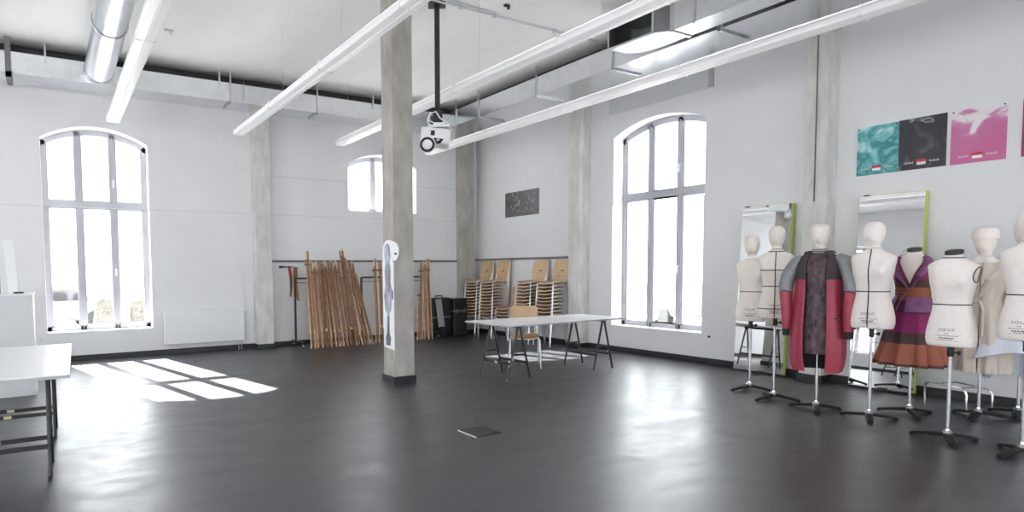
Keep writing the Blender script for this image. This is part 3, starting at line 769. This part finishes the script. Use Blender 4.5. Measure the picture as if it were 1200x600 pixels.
# black cases in the corner
t = thing('equipment_case', 'black hard case standing in the corner beside the easels', 'case', (7.02, 10.78, 0))
MB().box(-.22, .22, -.13, .13, .03, .82).build('shell', 'black_metal', t, smooth=False, bevel=.02)
MB().box(-.23, .23, -.14, .14, .40, .43).build('seam_band', 'rail', t, smooth=False)
MB().tube([(-.08, 0, .82), (-.08, 0, .86), (.08, 0, .86), (.08, 0, .82)], .012, 8).build('handle', 'dark', t)
for sx in (-1, 1): MB().lathe([(0, -.015), (.03, -.014), (.03, .014), (0, .015)], 14, (sx*.17, -.08, .03), axis='X').build('caster', 'dark', t)
t = thing('equipment_case', 'lower black case pushed against the corner pillar', 'case', (7.44, 10.70, 0))
MB().box(-.17, .17, -.13, .13, .0, .80).build('shell', 'black_metal', t, smooth=False, bevel=.02)
MB().box(-.18, .18, -.14, .14, .52, .55).build('seam_band', 'rail', t, smooth=False)
for sx in (-1, 1): MB().box(sx*.09-.02, sx*.09+.02, -.145, -.13, .49, .58).build('latch', 'rail', t, smooth=False)
t = thing('grey_panel', 'narrow grey board leaning against the black case', 'board', (6.99, 10.57, 0))
MB().box(-.075, .075, -.006, .006, .22, .80, T=Matrix.Translation((0, 0, 0)) @ Matrix.Rotation(math.radians(-5), 4, 'X') @ Matrix.Rotation(math.radians(-5), 4, 'Y')).build('panel', 'grey_board', t, smooth=False)
MB().box(-.05, .05, -.02, .06, 0, .225).build('foot', 'dark', t, smooth=False)

# ------------------------------------------------------------------ mirrors
def mirror(label, y0, y1, xf, hgt):
    t = thing('leaning_mirror', label, 'mirror', (xf, (y0+y1)/2, 0.0))
    w = (y1-y0)/2; thk = .065
    lean = math.asin((XB-.03-xf-thk)/hgt)
    T = Matrix.Translation((0, 0, .02)) @ Matrix.Rotation(lean, 4, 'Y')
    MB().box(.006, thk, -w, w, 0, hgt, T=T).build('board', 'lime', t, smooth=False)
    MB().box(0, .006, -w+.004, w-.004, .004, hgt-.004, T=T).build('mirror_glass', 'mirror', t, smooth=False)
    MB().box(-.004, thk*.5, -w, w, -.012, .008, T=T).build('bottom_strip', 'dark', t, smooth=False)
    for sy in (.05,): MB().prism([(-.05, -.02), (.05, -.02), (.05, .0), (-.05, .02)], lambda u, v, yy: (u-.02, yy, v+.02), -.05, .03).build('foot_wedge', 'dark', t, smooth=False)
    MB().box(-.004, .03, w-.10, w-.04, hgt-.006, hgt+.008, T=T).build('hanger_clip', 'dark', t, smooth=False)
    return t
mirror('leaning mirror with lime edge behind the two bare forms left of the pillar', 4.27, 4.93, 8.03, 2.21)
mirror('leaning mirror with lime edge behind the plaid dress', 2.90, 3.53, 8.03, 2.21)

# ------------------------------------------------------------------ dress forms
SEC = [(.855,.150,.092,.100),(.865,.157,.100,.108),(.91,.166,.108,.120),(.97,.163,.106,.122),(1.05,.148,.10,.108),(1.12,.131,.094,.088),(1.19,.122,.090,.080),(1.25,.128,.096,.085),
       (1.31,.139,.106,.094),(1.36,.149,.112,.1),(1.41,.155,.108,.102),(1.455,.163,.098,.098),(1.485,.168,.086,.090),(1.508,.160,.076,.082),(1.525,.135,.068,.076),(1.54,.103,.062,.070),(1.553,.075,.058,.065),(1.57,.060,.055,.060),(1.60,.055,.052,.056)]
def sec_at(z):
    if z <= SEC[0][0]: return SEC[0][1:]
    for a, b in zip(SEC[:-1], SEC[1:]):
        if a[0] <= z <= b[0]:
            q = (z-a[0])/(b[0]-a[0]); return tuple(a[i]+(b[i]-a[i])*q for i in (1,2,3))
    return SEC[-1][1:]
def body_pt(th, z, off=0., sw=1.):
    """th = 0 at the front (-y), + towards the form's left"""
    a, f, b = sec_at(z); a *= sw; f *= sw; b *= sw
    c, s_ = cos(th), sin(th); p = 2/2.35
    x = (a+off)*math.copysign(abs(s_)**p, s_)
    y = -(f+off)*abs(c)**p if c >= 0 else (b+off)*abs(c)**p
    for sg in (-1, 1):   # bust
        y -= .040*sw*math.exp(-(((th-sg*.62)/.36)**2+((z-1.365)/.058)**2))
    return Vector((x, y, z))
def torso_mesh(sw, neck_top):
    zs = [s_[0] for s_ in SEC]; full = []
    for a, b in zip(zs[:-1], zs[1:]):
        n = 2 if b-a > .035 else 1
        full += [a+(b-a)*i/n for i in range(n)]
    full.append(neck_top)
    N = 40; rings = [[body_pt(2*PI*j/N, z, 0, sw) for j in range(N)] for z in full]
    return MB().loft(rings)
def head_mesh():
    prof = [(1.585,.050,.046,.056),(1.61,.047,.047,.058),(1.625,.050,.066,.062),(1.64,.058,.082,.068),(1.66,.066,.090,.078),(1.69,.073,.094,.090),(1.72,.077,.095,.098),(1.75,.078,.094,.1),(1.78,.072,.084,.094),(1.80,.061,.068,.08),(1.815,.043,.047,.056),(1.823,.022,.024,.03)]
    N = 28; rings = []
    for z, w, f, b in prof:
        ring = []
        for j in range(N):
            th = 2*PI*j/N; c, s_ = cos(th), sin(th)
            x = w*math.copysign(abs(s_)**.9, s_); y = -f*abs(c)**.9 if c >= 0 else b*abs(c)**.9
            y -= .017*math.exp(-((th if th < PI else th-2*PI)/.22)**2-((z-1.685)/.022)**2)        # nose
            y += .008*sum(math.exp(-(((th if th < PI else th-2*PI)-sg*.42)/.25)**2-((z-1.722)/.018)**2) for sg in (-1, 1))   # sockets
            y -= .005*math.exp(-((th if th < PI else th-2*PI)/.35)**2-((z-1.652)/.010)**2)          # lips
            ring.append((x, y+.0, z))
        rings.append(ring)
    return MB().loft(rings)
def tape_strip(pts, wdir, w=.0045, off=.002):
    """a narrow tape through surface points; wdir gives its width direction"""
    a = [p+wdir*w for p in pts]; b = [p-wdir*w for p in pts]
    mb = MB(); n = len(pts); mb.add(a+b, [(i, i+1, n+i+1, n+i) for i in range(n-1)])
    return mb
def ring_tape(z, sw, th0=-PI, th1=PI, tilt=0):
    N = 60; pts = []
    for i in range(N+1):
        th = th0+(th1-th0)*i/N
        pts.append(body_pt(th, z+tilt*sin(th), .003, sw))
    return tape_strip(pts, Vector((0,0,1)))
def line_tape(th, z0, z1, sw, n=24):
    return tape_strip([body_pt(th, z0+(z1-z0)*i/n, .003, sw) for i in range(n+1)], Vector((1,0,0)))
def dress_form(label, g, phi, dz=0., sw=1., head=True, leg0=-150, tapes=(), text=True, mcol='linen', pole_extra=0., textphi=0., label2=True):
    G = Vector((g[0], g[1], 0)); gh = G.normalized(); L = Vector((-gh.y, gh.x, 0))
    d = -gh*cos(phi)+L*sin(phi); rz = math.atan2(d.x, -d.y)
    t = thing('dress_form', label, 'dress form', G, rz, 'dress forms along the right-hand wall')
    Z = Vector((0, 0, dz))
    def up(o): o.location = Z; return o
    nt = 1.575 if head else 1.60
    tor = up(torso_mesh(sw, nt).build('torso', mcol, t, angle=60))
    if head:
        hd = up(head_mesh().build('head', mcol, t, angle=70))
    else:
        rr = MB(); rings = []
        for dd, zz in ((-.002, 1.588), (.004, 1.59), (.004, 1.615), (-.006, 1.619)):
            rings.append([Vector((q.x, q.y, zz+.22*q.y)) for q in (body_pt(2*PI*j/32, 1.60, dd, sw) for j in range(32))])
        up(rr.loft(rings).build('neck_cap', 'black_metal', t))
    for tp in tapes:
        if tp[0] == 'ring': m_ = ring_tape(tp[1], sw, tilt=tp[2] if len(tp) > 2 else 0)
        elif tp[0] == 'line': m_ = line_tape(tp[1], tp[2], tp[3], sw)
        elif tp[0] == 'arm':
            pts = []
            for i in range(33):
                a = 2*PI*i/32; pts.append(body_pt(tp[1]+.34*cos(a), 1.425+.062*sin(a), .003, sw))
            m_ = MB().tube(pts, .0035, 5)
        up(m_.build('seam_tape', 'tape', t, smooth=False))
    if text:
        def put(s_, size, z, name='lettering'):
            vs, fs = text_mesh(s_, size); r = .16*sw
            vv = []
            for (x, y, _) in vs:
                th = textphi+x/r; vv.append(body_pt(th, z+y, .0025, sw))
            up(MB().add(vv, fs).build(name, 'ink', t, smooth=False))
        put('SOUF', .030, .99); put('36', .018, .962)
        mb = MB()
        def bar(x0, x1, z, hh=.0016):
            pts = [body_pt(textphi+(x0+(x1-x0)*i/8)/(.16*sw), z, .0022, sw) for i in range(9)]; q = tape_strip(pts, Vector((0,0,1)), hh); mb.add(q.v, q.f)
        bar(-.06, .06, .944); bar(-.06, .06, .905, .001)
        for k in range(5): bar(-.036+k*.015, -.036+k*.015+.011, .926, .004)
        for k in range(4): bar(-.026+k*.014, -.026+k*.014+.009, .915, .0025)
        up(mb.build('printed_lines', 'ink', t, smooth=False))
    zb = .855+dz
    MB().tube([(0, .008, .045), (0, .008, zb-.06)], .0135, 12).build('pole', 'chrome', t)
    cl = MB().lathe([(.02, zb-.085), (.022, zb-.08), (.022, zb-.02), (.03, zb-.012), (.03, zb+.005)], 14, (0, .008, 0)).build('collar', 'black_metal', t)
    MB().tube([(0, .008, zb-.05), (.045, -.005, zb-.05)], .006, 6).lathe([(.012, .045), (.017, .05), (.017, .062), (.012, .066)], 10, (0, 0, zb-.05), axis='X').build('knob', 'black_metal', cl)
    for k in range(3):
        a = math.radians(leg0+120*k)-rz; dv = Vector((cos(a), sin(a), 0)); pv = Vector((-sin(a), cos(a), 0))
        rings = []
        for q, hw, zc, hh in ((.0, .026, .056, .014), (.3, .031, .046, .013), (.7, .028, .030, .012), (.95, .021, .018, .012), (1., .014, .013, .009)):
            c = Vector((0, .008, zc))+dv*.245*q
            rings.append([c+pv*hw*x+Vector((0,0,hh*z)) for x, z in ((-1,-1),(1,-1),(1,.3),(.6,1),(-.6,1),(-1,.3))])
        lg = MB().loft(rings).build('leg', 'base_black', t)
        MB().lathe([(.011, 0), (.013, .002), (.013, .008), (.009, .012)], 10, tuple(Vector((0, .008, 0))+dv*.235)).build('foot_pad', 'dark', lg)
    MB().lathe([(.03, .035), (.034, .045), (.032, .075), (.018, .085), (.016, .10)], 16, (0, .008, 0)).build('hub', 'chrome', t)
    return t
f1 = dress_form('smallest bare linen form with a head, farthest left in the row', (6.87, 4.02), .12, -.055, .93, True, 165, [('ring', 1.19)])
f2 = dress_form('linen form with head and crossed black tapes before the first mirror', (6.58, 3.59), .08, .02, .97, True, 170,
                [('ring', 1.19), ('ring', .955), ('ring', 1.36), ('line', 0., .856, 1.55), ('ring', 1.555)])
f3 = dress_form('linen form with head wearing the red jacket', (6.43, 3.10), .22, .01, .97, True, -150, [('ring', 1.568)], False)
f4 = dress_form('bare linen form with one crooked centre tape right of the red jacket', (6.43, 2.65), .30, -.005, 1.03, True, -155, [('ring', 1.19), ('line', 0., .856, 1.57)], True, 'linen_b')
f5 = dress_form('headless form with black neck cap wearing the plaid dress', (6.98, 2.55), .25, -.04, .93, False, -140, [], False)
f6 = dress_form('headless bare linen form with taped armhole and black neck cap', (6.18, 2.00), .28, -.085, .96, False, -150, [('ring', 1.19), ('arm', 1.42), ('ring', 1.56)], True, 'linen_b')
f7 = dress_form('form with wrapped head wearing the beige wrap coat', (7.35, 2.16), .3, -.085, 1.0, True, -178, [], False, 'linen')
f8 = dress_form('bare linen form with head nearest the camera at the right picture edge', (6.16, 1.555), .18, .005, .98, True, 165, [('ring', 1.19)], True, 'linen_b', textphi=-.12)
f9 = dress_form('form with head wearing the pale blue shirt behind the rightmost form', (7.72, 1.99), .3, .0, .97, True, -170, [], False)
rr = []
for z, k in ((1.735, .012), (1.75, .019), (1.78, .021), (1.81, .02), (1.835, .008), (1.845, -.02)):
    w, f, b = {1.735: (.078,.095,.1), 1.75: (.078,.094,.1), 1.78: (.076,.088,.096), 1.81: (.072,.082,.09), 1.835: (.066,.074,.082), 1.845: (.06,.066,.07)}[z]
    rr.append([((w+k)*sin(2*PI*j/28), -(f+k)*cos(2*PI*j/28) if cos(2*PI*j/28) > 0 else -(b+k)*cos(2*PI*j/28), z) for j in range(28)])
MB().loft(rr).build('head_wrap', 'linen_b', f7, loc=(0, 0, -.085))

# ------------------------------------------------------------------ garments (each can be lifted off its form)
def on(form, name, label, cat):
    t = thing(name, label, cat, form.location, form.rotation_euler.z)
    return t
def shell(secs, th0, th1, n, fold=0., nf=7, seed=0., thick=.006, jag=0.):
    """an open cloth shell round the body: secs of (z, halfwidth, front, back, fold amplitude)"""
    grid = []
    for (z, a, f, b, fa) in secs:
        row = []
        for j in range(n+1):
            th = th0+(th1-th0)*j/n
            k = 1+fa*sin(nf*th+seed+z*3)+fa*.5*sin((2*nf+3)*th+seed*2-z*5)
            c, s_ = cos(th), sin(th); p = .88
            zz = z+(jag*sin(5*th+seed) if z == secs[-1][0] else 0)
            row.append((a*k*math.copysign(abs(s_)**p, s_), (-f if c >= 0 else b)*k*abs(c)**p, zz))
        grid.append(row)
    return grid
# red jacket over a brocade shift
t = on(f3, 'shift_dress', 'dark purple patterned shift dress under the red jacket', 'dress')
D = .01
MB().sheet(shell([(1.535+D,.115,.078,.085,0),(1.50+D,.150,.09,.096,0),(1.44+D,.158,.12,.105,0),(1.37+D,.152,.155,.108,0),(1.2+D,.137,.12,.092,.01),(1.0+D,.168,.125,.13,.012),(.8,.165,.125,.132,.02),(.57,.160,.125,.13,.03)], -PI, PI, 48), .005).build('dress_body', 'shift', t, angle=60)
MB().tube([Vector(p) for p in shell([(1.55+D,.098,.074,.08,0)], -PI, PI, 32)[0]], .007, 6).build('neck_band', 'yoke', t)
t = on(f3, 'jacket', 'long red jacket with grey sleeves and black yoke, worn open', 'jacket')
op0, op1 = .50, 2*PI-.42
JS = [(1.525,.130,.088,.092,0),(1.50,.170,.098,.105,0),(1.45,.182,.135,.125,.0),(1.38,.186,.165,.132,.006),(1.33,.188,.17,.135,.008),(1.29,.19,.17,.138,.01)]
JL = [(1.29,.19,.17,.138,.01),(1.15,.194,.165,.142,.02),(1.0,.204,.168,.155,.03),(.85,.214,.172,.165,.04),(.70,.222,.172,.168,.045),(.55,.220,.168,.162,.05),(.46,.210,.155,.152,.055),(.40,.195,.14,.14,.06)]
MB().sheet(shell(JS, op0, op1, 60), .010).build('yoke', 'yoke', t, angle=60)
bdy = MB().sheet(shell(JL, op0, op1, 60, nf=6), .010, 0).build('jacket_body', 'red', t, angle=60)
JI = [(z, a-.012, f-.012, b-.012, fa) for z, a, f, b, fa in JL]
MB().sheet(shell(JI, op0+.03, op1-.03, 60, nf=6), .004).build('lining', 'lining', t, angle=60)
for th in (op0, op1):
    for SS, m_ in ((JS, 'yoke'), (JL, 'red')):
        MB().tube([Vector(shell([s_], th, th+.001, 1)[0][0]) for s_ in SS], .011, 7).build('front_facing', m_, t)
col_pts = [Vector(p) for p in shell([(1.54,.118,.085,.085,0)], op0-.05, op1+.05, 30)[0]]
MB().tube(col_pts, .013, 8, flat=1.6).build('collar', 'yoke', t)
def sleeve(side, pts, rads, cut, mats, names):
    k = 0
    for (a, b), m_, nm in zip(cut, mats, names):
        MB().tube(pts[a:b+1], rads[a:b+1], 14, flat=.72).build(nm, m_, t, angle=60)
# image-right sleeve = form's own left (+x in local because front is -y)
P1 = [Vector(p) for p in ((.150,-.01,1.50),(.205,-.02,1.465),(.245,-.03,1.39),(.275,-.045,1.31),(.290,-.055,1.23),(.285,-.07,1.165),(.276,-.08,1.06),(.270,-.09,.96),(.268,-.095,.87),(.268,-.10,.80),(.268,-.10,.735))]
R1 = [.060,.088,.098,.106,.106,.092,.082,.074,.063,.052,.046]
sleeve(1, P1, R1, ((0,5),(5,9),(9,10)), ('grey_satin','red','lining'), ('sleeve_top','sleeve','cuff'))
P2 = [Vector((-p.x*.92, p.y, p.z+.0)) for p in P1]
sleeve(-1, P2, [r*.85 for r in R1], ((0,5),(5,9),(9,10)), ('grey_satin','red','lining'), ('sleeve_top','sleeve','cuff'))
pk = [Vector(shell([(z,.232,.178,.17,0)], th, th+.001, 1)[0][0]) for th, z in ((.62,.93),(.75,.925),(.9,.915),(1.05,.905))]
MB().tube(pk, .006, 6).build('pocket_zip', 'chrome', t)

# plaid wrap dress
t = on(f5, 'wrap_dress', 'sleeveless plum and rust plaid dress with purple lapels', 'dress')
DZ = -.04
Zv = Vector((0, 0, DZ))
def bodice_top(th):
    a = abs(th)
    if a < .62: return 1.285+(1.535-1.285)*(a/.62)**.85
    if a < 1.0: return 1.535-.02*(a-.62)/.38
    if a < 1.5: return 1.515-.12*(a-1.0)/.5
    if a < 2.1: return 1.395+.13*(a-1.5)/.6
    return 1.525
g = []
for i in range(13):
    row = []
    for j in range(81):
        th = -PI+2*PI*j/80; zt = bodice_top(th); row.append(body_pt(th, zt+(1.165-zt)*i/12, .010, .93)+Zv)
    g.append(row)
mb = MB().sheet(g, .005)
mb.sheet(shell([(1.175+DZ,.128,.100,.09,.004),(1.12+DZ,.134,.104,.098,.012),(1.02+DZ,.160,.122,.128,.02),(.9+DZ,.178,.145,.15,.04),(.75,.205,.175,.175,.065),(.6,.235,.205,.2,.085),(.48,.262,.23,.22,.10)], 0.10, 2*PI+.16, 88, nf=11, seed=.6), .006)
mb.build('dress_body', 'garment_plaid', t, angle=70)
for sg in (-1, 1):
    g = []
    for i in range(13):
        q = i/12; z = 1.535+(1.235-1.535)*q; row = []
        ti = .60*(1-q)**.9+.01
        notch = 1.0 if q < .30 else (1.16 if q < .36 else 1.0)
        to = ti+(.06+.60*sin(PI*min(1, q*.75+.28))*(1-q)**.45)*notch
        for j in range(7):
            th = ti+(to-ti)*j/6; row.append(body_pt(sg*th, z+.02*(j/6)*(1-q), .022+.006*sin(PI*j/6), .93)+Zv)
        g.append(row)
    MB().sheet(g, .006).build('lapel', 'plum', t, angle=60)
bl = shell([(1.125,.128,.104,.094,0),(1.19,.130,.106,.094,0)], -PI, PI, 40)
MB().sheet(bl, .006).build('belt', mat('rust_belt', (.26, .07, .03), .6, var=.2, scale=20), t)
MB().tube([(-.03,-.125,1.16),(-.06,-.14,1.17),(-.09,-.12,1.15),(-.06,-.13,1.13),(-.03,-.125,1.155),(-.07,-.14,1.05),(-.085,-.15,1.0)], .011, 7, flat=.5).build('belt_bow', 'plum', t)
pf = shell([(1.12,.136,.112,.1,0),(1.05,.162,.135,.12,.02),(.985,.18,.155,.135,.03)], -.08, 1.5, 14, nf=5)
MB().sheet(pf, .008).build('pocket_flap', 'plum', t)
pf = shell([(1.12,.136,.112,.1,0),(1.05,.165,.138,.12,.02),(1.02,.178,.15,.13,.03)], -1.4, -.7, 8, nf=5)
MB().sheet(pf, .008).build('pocket_flap', 'plum', t)

# beige wrap coat
t = on(f7, 'wrap_coat', 'beige belted wrap coat on the form with the wrapped head', 'coat')
DZ = -.085
MB().sheet(shell([(1.52+DZ,.12,.085,.09,.0),(1.48+DZ,.165,.105,.11,.01),(1.42+DZ,.178,.145,.125,.02),(1.36+DZ,.175,.17,.125,.025),(1.26+DZ,.155,.135,.11,.03),(1.18+DZ,.138,.112,.10,.03),(1.1+DZ,.158,.13,.125,.07),(.95,.172,.15,.15,.10),(.75,.184,.165,.165,.11),(.55,.192,.175,.175,.12),(.44,.195,.178,.178,.12)], .15, 2*PI+.1, 80, nf=8, seed=1.3), .007).build('coat_body', 'beige', t, angle=70)
for sg in (-1, 1):
    MB().tube([body_pt(sg*1.0, 1.53, .02)+Vector((0, 0, DZ)), body_pt(sg*.8, 1.45, .03)+Vector((0, 0, DZ)), body_pt(sg*.45, 1.36, .035)+Vector((0, 0, DZ)), body_pt(sg*.1, 1.22, .045)+Vector((0, 0, DZ))], [.018, .03, .034, .014], 8, flat=.35).build('lapel', 'beige', t)
MB().sheet(shell([(1.13+DZ,.15,.122,.108,.01),(1.185+DZ,.146,.12,.106,.01)], -PI, PI, 44), .010).build('belt', 'beige', t)
MB().tube([(-.02,-.13,1.16+DZ),(.03,-.145,1.17+DZ),(.05,-.14,1.10+DZ),(.055,-.16,.98+DZ),(.06,-.165,.86+DZ)], [.012,.014,.013,.014,.016], 7, flat=.4).build('belt_tie', 'beige', t)
for sg in (-1, 1):
    MB().tube([(sg*.15, 0, 1.47+DZ), (sg*.195, .0, 1.41+DZ), (sg*.222, -.01, 1.30+DZ), (sg*.23, -.025, 1.18+DZ), (sg*.222, -.05, 1.08+DZ)], [.045,.058,.055,.05,.052], 12, flat=.7).build('sleeve', 'beige', t, angle=60)

# pale blue shirt with a ragged flared hem
t = on(f9, 'ruffled_shirt', 'pale blue-white shirt with a ragged flared hem behind the rightmost form', 'shirt')
MB().sheet(shell([(1.52,.12,.085,.09,.0),(1.46,.17,.125,.115,.01),(1.36,.165,.165,.12,.01),(1.19,.15,.12,.105,.02),(1.0,.195,.155,.15,.05),(.8,.26,.2,.18,.09),(.6,.31,.235,.2,.13),(.40,.29,.22,.19,.16)], -PI, PI, 80, nf=6, seed=2.1, jag=.05), .005).build('shirt_body', 'pale_cloth', t, angle=70)
gr = shell([(1.0,.21,.19,.155,.04),(.88,.34,.34,.19,.09),(.60,.47,.56,.21,.12)], -2.2, .7, 40, nf=7, seed=.4, jag=.05)
MB().sheet(gr, .005).build('ruffle', 'pale_cloth', t, angle=70)
for sg in (-1, 1): MB().tube([(sg*.15,0,1.47),(sg*.2,0,1.38),(sg*.22,-.02,1.22),(sg*.22,-.05,1.08)], [.045,.058,.05,.05], 12, flat=.7).build('sleeve', 'pale_cloth', t, angle=60)

# low chrome tube frames behind the forms
def tube_frame(label, loc, rz, L=.52, h=.19):
    t = thing('tube_frame', label, 'tube frame', loc, rz, 'low chrome tube frames behind the forms')
    r = .06
    for y in (0, .24):
        MB().tube([(0, y, 0), (0, y, h-r), (-.015, y, h-.02), (-r, y, h), (-L+r, y, h), (-L+.015, y, h-.02), (-L, y, h-r), (-L, y, 0)], .011, 8).build('bent_tube', 'chrome', t)
    for x in (-.12, -L+.12): MB().tube([(x, 0, h), (x, .24, h)], .009, 8).build('cross_tube', 'chrome', t)
    return t
tube_frame('low chrome tube frame between the headless form and the wall', (7.72, 2.36, 0), PI*.5+2.55)
tube_frame('low chrome tube frame at the right picture edge by the skirting', (7.75, 1.62, 0), PI*.5+2.2, .45)

# ------------------------------------------------------------------ outside the windows
struct(MB().box(-60, 70, -50, 80, -.6, -.45).build('ground', 'asphalt', smooth=False), 'pale ground outside the windows', 'ground')
def hedge(label, x, y, w, h):
    t = tag(MB().box(-.01, .01, -.01, .01, 0, .02).build('clipped_hedge', 'hedge', loc=(x, y, -.45)), label, 'hedge', 'hedges outside the far wall window')
    mb = MB(); rnd = random.Random(int(x*10))
    rings = []
    for i in range(9):
        z = h*i/8; k = 1-.25*(i/8)**3
        rings.append([(w/2*k*math.copysign(abs(cos(a))**.5, cos(a))*(1+.08*rnd.uniform(-1, 1)), .35*k*math.copysign(abs(sin(a))**.5, sin(a))*(1+.15*rnd.uniform(-1, 1)), z+.03*rnd.uniform(-1, 1)) for a in [2*PI*j/24 for j in range(24)]])
    mb.loft(rings).build('leaf_mass', 'hedge', t)
hedge('clipped hedge seen through the middle lower pane of the left window', 1.18, 18.2, .62, 1.15)
hedge('clipped hedge seen through the right lower pane of the left window', 2.02, 18.2, .62, 1.1)
def car(label, x, y, rz):
    t = thing('parked_car', label, 'car', (x, y, -.45), rz, 'cars parked outside')
    prof = [(-2.0,.35),(-2.05,.7),(-1.9,.86),(-1.25,.95),(-.6,1.40),(.75,1.42),(1.35,.98),(1.95,.86),(2.05,.6),(2.0,.35)]
    MB().prism(prof, lambda u, v, y_: (u, y_, v), -.82, .82).build('car_body', 'car_paint', t, smooth=False, bevel=.06)
    for sy in (-1, 1):
        MB().prism([(-1.05,.98),(-.55,1.33),(.70,1.35),(1.15,.99)], lambda u, v, y_: (u, y_, v), sy*.815, sy*.83).build('side_window', 'lens', t, smooth=False)
        for x_ in (-1.3, 1.3): MB().lathe([(0,-.1),(.28,-.1),(.32,-.07),(.32,.07),(.28,.1),(0,.1)], 20, (x_, sy*.78, .32), axis='Y').build('wheel', 'tyre', t)
car('grey car parked outside the left lower pane of the far wall window', -.3, 22.5, .15)
car('grey car parked outside the tall right-hand window', 17.6, 13.2, 1.2)

# ------------------------------------------------------------------ light
w = bpy.data.worlds.new('overcast_white_sky'); sc.world = w; w.use_nodes = True
bg = w.node_tree.nodes['Background']; bg.inputs[0].default_value = (.95, .975, 1., 1); bg.inputs[1].default_value = 5.5
sun = bpy.data.lights.new('sun', 'SUN'); sun.energy = 38; sun.angle = math.radians(.5); sun.color = (1, .97, .92)
so = bpy.data.objects.new('sun', sun); col.objects.link(so)
so.rotation_euler = Vector((-.275, 1.25, 1)).to_track_quat('Z', 'Y').to_euler()
so.location = (0, 30, 20)
def portal(W, P, nrm, size_y):
    u0, u1, z0, zs, za = W
    l = bpy.data.lights.new('window_daylight', 'AREA'); l.shape = 'RECTANGLE'; l.size = u1-u0; l.size_y = za-z0
    l.cycles.is_portal = True
    o = bpy.data.objects.new('window_daylight', l); col.objects.link(o)
    o.location = P((u0+u1)/2, .42, (z0+za)/2)
    o.rotation_euler = Vector(nrm).to_track_quat('-Z', 'Z').to_euler()
portal(W1, PA, (0,-1,0), 0); portal(W2, PA, (0,-1,0), 0); portal(W3, PB, (-1,0,0), 0)
for x in WL: portal(x, PL, (1,0,0), 0)
for x in WF: portal(x, PF, (0,1,0), 0)

# ------------------------------------------------------------------ camera
f, cx, cy_, yaw, pit, rol = 712.086, 477.616, 354.764, math.radians(30.145), math.radians(-3.128), math.radians(-.514)
fwd = Vector((sin(yaw)*cos(pit), cos(yaw)*cos(pit), sin(pit))); rt = Vector((cos(yaw), -sin(yaw), 0)); upv = rt.cross(fwd)
r2 = rt*cos(rol)+upv*sin(rol); u2 = -rt*sin(rol)+upv*cos(rol)
cam = bpy.data.cameras.new('camera'); co = bpy.data.objects.new('camera', cam); col.objects.link(co)
cam.sensor_width = 36; cam.lens = f/1200*36; cam.shift_x = (600-cx)/1200; cam.shift_y = (cy_-300)/1200
cam.clip_start = .05; cam.clip_end = 300
mw = Matrix((r2, u2, -fwd)).transposed().to_4x4(); mw.translation = (0, 0, 1.42); co.matrix_world = mw
sc.camera = co

sc.view_settings.view_transform = 'Standard'; sc.view_settings.look = 'None'
sc.view_settings.exposure = .88; sc.view_settings.gamma = 1; sc.view_settings.use_curve_mapping = False
sc.cycles.use_denoising = True
sc.cycles.max_bounces = 14; sc.cycles.diffuse_bounces = 8; sc.cycles.glossy_bounces = 6; sc.cycles.transparent_max_bounces = 16
sc.cycles.sample_clamp_indirect = 12
